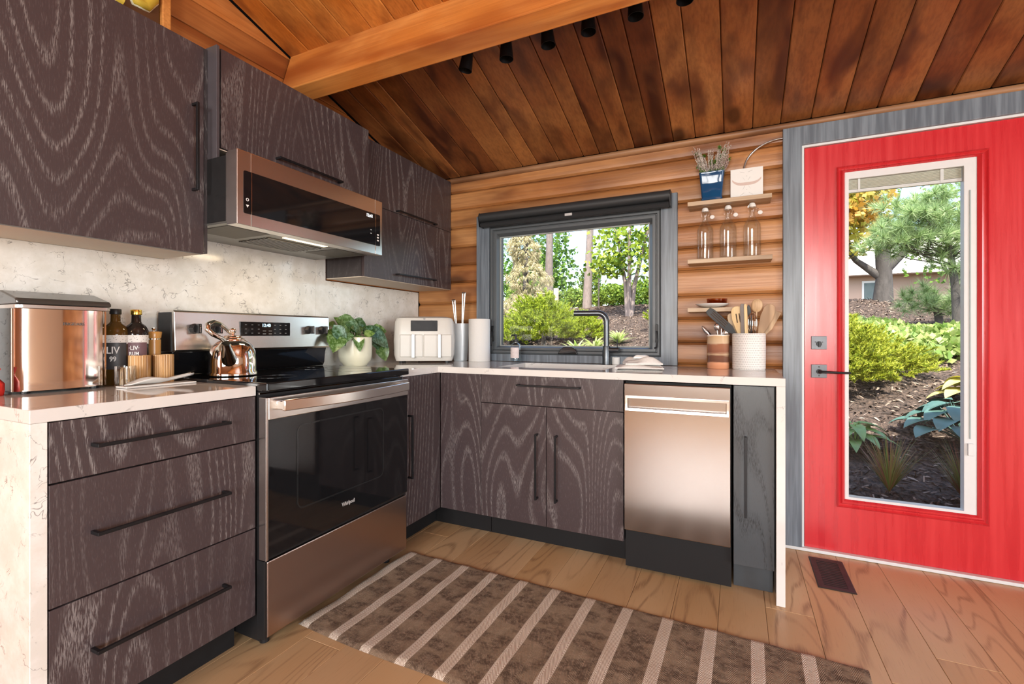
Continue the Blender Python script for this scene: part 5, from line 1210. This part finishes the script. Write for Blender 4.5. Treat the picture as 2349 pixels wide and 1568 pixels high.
# magnolia
t_ = plant_root('magnolia_tree', 'broad-leaved multi-stem tree at the right of the window', 'tree', .15, 6.7); z0 = float(gz(.15, 6.7))
for dx, dy in ((-.12, .02), (.02, -.05), (.16, .03)): trunk(t_, [(.15 + dx * .2, 6.7, z0 - .03), (.15 + dx * .6, 6.7 + dy, z0 + .6), (.15 + dx * 2, 6.7 + dy * 3, z0 + 1.6), (.15 + dx * 4, 6.7 + dy * 4, z0 + 2.4)], [.055, .042, .03, .012], barkm, 'stem')
Pa = [shell((.2, 6.7, z0 + 1.45), (.85, .7, .75), 560, -1, .35, .8)[0], shell((-.3, 6.6, z0 + 1.0), (.42, .4, .25), 130, -1, .3, .8)[0]]
leafy(t_, np.concatenate(Pa), 2, .10, mag_m, up=.1)
# hedges / shrubs on the crest
g_ = 'round shrubs along the crest of the bank'
for i, (x, y, rx, h, m_, lab) in enumerate(((-1.55, 8.3, .4, .5, hedge_m, 'round green shrub between the two pine trunks'), (-.55, 8.2, .45, .5, hedge_m, 'round green shrub behind the sapling stem'), (.05, 8.4, .5, .62, hedge_m, 'taller leafy shrub behind the broad-leaved tree'), (.75, 8.2, .5, .9, hedge_m, 'pale green shrub at the right edge of the window'), (-1.35, 9.2, .3, 1.15, hedge_m, 'narrow upright shrub left of the right-hand pine trunk'), (-2.9, 8.6, .6, 1.0, hedge_m, 'bushy green shrub behind the weeping spruce'))):
    t_ = plant_root('shrub', lab, 'shrub', x, y, g_); z0 = float(gz(x, y)); P, D = shell((x, y, z0 + h * .4), (rx, rx * .8, h * .6), 900, -.6, .3, .5); leafy(t_, P, 3, .06, m_)
    trunk(t_, [(x, y, z0 - .03), (x, y, z0 + h * .4)], [.03, .015], barkd, 'stem')
# lily-like clumps in the window view
def blades(par, c, n, l, w_, mat, spread=.5, droop=.5, name='leaves'):
    V = []; F = []
    for k in range(n):
        a_ = rng.uniform(0, 6.28); L_ = l * rng.uniform(.6, 1.1); tilt = rng.uniform(.15, spread); dx, dy = math.cos(a_), math.sin(a_); sx_, sy_ = -dy, dx; b0 = len(V)
        for i in range(6):
            u = i / 5; rad = L_ * (u * math.sin(tilt) + droop * u * u * .5); h = L_ * (u * math.cos(tilt) - droop * u * u * .55); ww = w_ * (math.sin(math.pi * (u * .85 + .12)) if w_ > .01 else (1 - u * .9)) / 2
            for s_ in (-1, 1): V.append((c[0] + dx * rad + sx_ * ww * s_, c[1] + dy * rad + sy_ * ww * s_, c[2] + max(h, .01)))
        for i in range(5): F.append((b0 + 2 * i, b0 + 2 * i + 1, b0 + 2 * i + 3, b0 + 2 * i + 2))
    return npmesh(name, np.array(V), np.array(F), mat, par, 'stuff')
varieg = leafmat('variegated', (.25, .40, .06), (.72, .74, .38), .4, .3)
for x, y, lab in ((.42, 4.6, 'variegated leafy clump behind the faucet'), (.15, 4.2, 'green strappy clump at the bottom of the window view'), (-.05, 3.9, 'low strappy clump under the darker juniper')):
    t_ = plant_root('leafy_clump', lab, 'plant', x, y, 'strappy clumps outside the window'); blades(t_, (x, y, float(gz(x, y))), 60, .34, .035, varieg, .9, .6)
# backdrop trees
g_ = 'tall trees far beyond the garden'
for i, (x, y, rx, h, zc, lab) in enumerate(((-4.7, 15, 1.2, 4.6, 3.6, 'dark green conifer between the spruce and the left pine trunk, far behind'), (-7.8, 18, 2.0, 4.0, 3.6, 'hazy green tree at the far left of the window view'), (-1.8, 20, 2.4, 2.2, 2.3, 'low distant tree line behind the two pine trunks'), (2.2, 16, 1.5, 3.0, 3.0, 'green tree far behind the broad-leaved tree'), (10.8, 22, 2.6, 6.0, 5.6, 'green tree far right through the door glass'))):
    t_ = plant_root('backdrop_tree', lab, 'tree', x, y, g_); P, D = shell((x, y, zc), (rx, rx, h * .5), 1000, -1, .5, .8); leafy(t_, P, 3, .15, back_m)
    trunk(t_, [(x, y, 1.6), (x, y, zc)], [.16, .08], barkd)
# ---- door view
t_ = plant_root('maple_tree', 'autumn-gold maple with thick dark forked trunk behind the pine', 'tree', 4.5, 7.9); z0 = float(gz(4.5, 7.9)) - .05
trunk(t_, [(4.5, 7.9, z0), (4.52, 7.9, z0 + .5), (4.5, 7.9, z0 + 1.0)], [.16, .12, .12], barkd)
for pts, r in (([(4.5, 7.9, z0 + .45), (4.1, 7.9, z0 + .8), (3.7, 7.8, z0 + 1.4)], [.08, .05, .03]), ([(4.52, 7.9, z0 + .6), (4.9, 8, z0 + 1.0), (5.5, 8.1, z0 + 1.7)], [.1, .06, .03]), ([(4.5, 7.9, z0 + .9), (4.4, 7.9, z0 + 1.8), (4.5, 7.9, z0 + 2.8)], [.11, .07, .03]), ([(4.05, 7.9, z0 + .85), (3.85, 7.9, z0 + 1.7), (4.0, 7.9, z0 + 2.4)], [.04, .03, .015])): trunk(t_, pts, r, barkd, 'branch')
Pa = [shell((3.8, 7.7, z0 + 1.9), (.85, .7, 1.1), 2000, -1, .4, .9)[0], shell((4.6, 8.2, z0 + 3.2), (1.5, 1, .9), 1500, -1, .4, .9)[0], shell((6.3, 8.2, z0 + 2.7), (.6, .7, .9), 450, -1, .4, .9)[0], shell((3.6, 7.8, z0 + 1.05), (.3, .3, .35), 110, -1, .4, .9)[0]]
leafy(t_, np.concatenate(Pa), 2, .115, gold_m, up=.0)
def pine_bush(name, label, base, pts, n, l, cl=.2):
    x, y = base; t_ = plant_root(name, label, 'pine', x, y); z0 = float(gz(x, y)); zt = max(p[2] for p in pts)
    stem = [(x, y, z0 - .03), (x - .03, y, z0 + (zt - z0) * .35), (x - .1, y, z0 + (zt - z0) * .7), (x - .12, y, zt)]
    trunk(t_, stem, [.05, .042, .028, .01], barkd); Ps = []; Ds = []; bb_ = B()
    for c_ in pts:
        c_ = np.array(c_); a0 = np.array(stem[1]) * .5 + np.array(stem[2]) * .5; a0[2] = min(max(z0 + .2, c_[2] - .25), zt)
        bb_.tube([tuple(a0), tuple(a0 * .4 + c_ * .6 + np.array([0, 0, -.04])), tuple(c_)], [.009, .006, .004], 6)
        k = 7; off = rng.normal(size=(k, 3)) * cl * np.array([.75, .75, .5]); d = off / np.linalg.norm(off, axis=1)[:, None] * .6 + np.array([0, -.2, .6])
        Ps.append(c_ + off); Ds.append(d)
    bb_.build('twigs', barkd, t_, kind='stuff')
    P = np.concatenate(Ps); D = np.concatenate(Ds)
    V1, F1 = spray(P, D * .5, n * 2, l, .005, .6); V2, F2 = spray(P, D * 1.2, n // 2, l * 1.2, .005, .35)
    npmesh('needles', np.concatenate([V1, V2]), np.concatenate([F1, F2 + len(V1)]), pine_m, t_, 'stuff'); return t_
pp = []
while len(pp) < 40:
    q = rng.uniform(-1, 1, 3)
    if q @ q < 1: pp.append((4.2 + q[0] * .58, 4.75 + q[1] * .3, 2.48 + q[2] * .5))
pp += [(4.72, 4.9, 1.95), (4.6, 4.8, 1.8), (4.8, 4.9, 2.25), (4.85, 4.9, 1.75), (4.75, 4.9, 2.9), (4.5, 4.7, 1.9)]
pine_bush('pine', 'long-needled bright green pine filling the upper door glass', (4.55, 4.8), pp, 40, .15, .13)
pine_bush('pine', 'low spreading pine branch above the mulch in the door glass', (4.62, 5.6), [(4.2, 5.5, 1.56), (4.58, 5.6, 1.68), (4.82, 5.6, 1.55), (4.49, 5.5, 1.48), (4.73, 5.5, 1.38), (5.0, 5.6, 1.7), (4.4, 5.6, 1.62)], 46, .16, .13)
# neighbour's house
t_ = thing('house', "low neighbour house with pale roof far behind the maple", 'house', (9.5, 26, 1.8))
B().box(5.5, 22, 26, 32, 1.6, 4.1).build('wall', flat('house_wall', (.42, .30, .24), .8), t_)
B().prism([(25.3, 4.0), (25.3, 4.2), (29, 6.6), (32.7, 4.2), (32.7, 4.0)], 'x', 5.0, 22.6).build('roof', flat('pale_roof', (.72, .66, .62), .8, var=.1), t_)
for x in (7.75, 16.5):
    fr = B().box(x, x + 1.15, 25.93, 26, 2.7, 3.75).build('window', whitep, t_)
    for k in (0, 1): B().box(x + .08 + k * .52, x + .55 + k * .52, 25.9, 25.95, 2.8, 3.65).build('pane', flat('house_glass', (.05, .09, .11), .1), fr)
# leafy groundcover + hostas + grasses
for x, y, lab in ((3.62, 4.9, 'pale leafy groundcover left of the mulch path in the door glass'), (4.4, 4.4, 'pale leafy groundcover at the right of the door glass'), (3.9, 4.2, 'leafy groundcover just above the golden juniper')):
    t_ = plant_root('groundcover', lab, 'plant', x, y, 'groundcover mounds behind the golden juniper'); z0 = float(gz(x, y)); P, D = shell((x, y, z0 + .06), (.55, .45, .2), 800, 0, .3, .4); P[:, 2] += .225 * (P[:, 1] - y); leafy(t_, P, 2, .085, cover_m, up=.8)
def hosta(label, x, y, n, L_, wd, m_, edge, r0=.12, h0=.14):
    t_ = plant_root('hosta', label, 'plant', x, y); z0 = float(gz(x, y)); random.seed(int(x * 100)); b = B()
    for k in range(n):
        a_ = 2.4 * k; rr_ = r0 * (.4 + .9 * (k / n)); h = h0 * (1.25 - .8 * k / n); dx, dy = math.cos(a_), math.sin(a_); bs_ = (x + dx * rr_, y + dy * rr_, z0 + h); tp = (x + dx * (rr_ + L_), y + dy * (rr_ + L_), z0 + h * .75 + .225 * dy * L_ * .3)
        leaf(t_, bs_, tp, wd, m_, .22, .3, (dx * .3, dy * .3, 1)); b.tube([(x, y, z0), bs_], .004, 5)
    b.build('stems', m_, t_, kind='stuff')
def hmat(name, c1, c2):
    t = NT(name); n = t.noise(t.coords((1, 1, 1)), 12, 2); c = t.mix(n, c1, c2); t.out(c, .4); return t.m
hosta('blue-grey hosta with broad leaves at lower right of the door glass', 3.56, 1.62, 34, .16, .14, hmat('hosta_blue', (.03, .09, .07), (.13, .23, .20)), None, .24, .24)
hosta('yellow hosta behind the blue one at the right edge of the door glass', 3.92, 2.45, 18, .2, .17, hmat('hosta_gold', (.52, .50, .10), (.75, .68, .25)), None, .12, .2)
hosta('green hosta with pale stripes at the left edge of the door glass', 2.86, 1.42, 18, .19, .08, hmat('hosta_green', (.05, .15, .03), (.30, .44, .15)), None, .08, .16)
grassm = leafmat('blood_grass', (.16, .26, .05), (.34, .11, .08), .4, .3)
for x, y, lab in ((2.93, .82, 'dark red-green grass tuft at the bottom centre of the door glass'), (3.28, .80, 'dark red-green grass tuft at the bottom right of the door glass')):
    t_ = plant_root('grass_tuft', lab, 'grass', x, y, 'red grass tufts by the doorstep'); blades(t_, (x, y, float(gz(x, y))), 200, .40, .007, grassm, .5, .25)
# eave of this house, casting the shade on the near bed
ev = struct('trim_3', (3, .3, 2.2)); B().prism([(.132, 2.2), (.132, 2.36), (.62, 2.2), (.62, 2.04)], 'x', -3, 9).build('eave_soffit', whitep, ev)
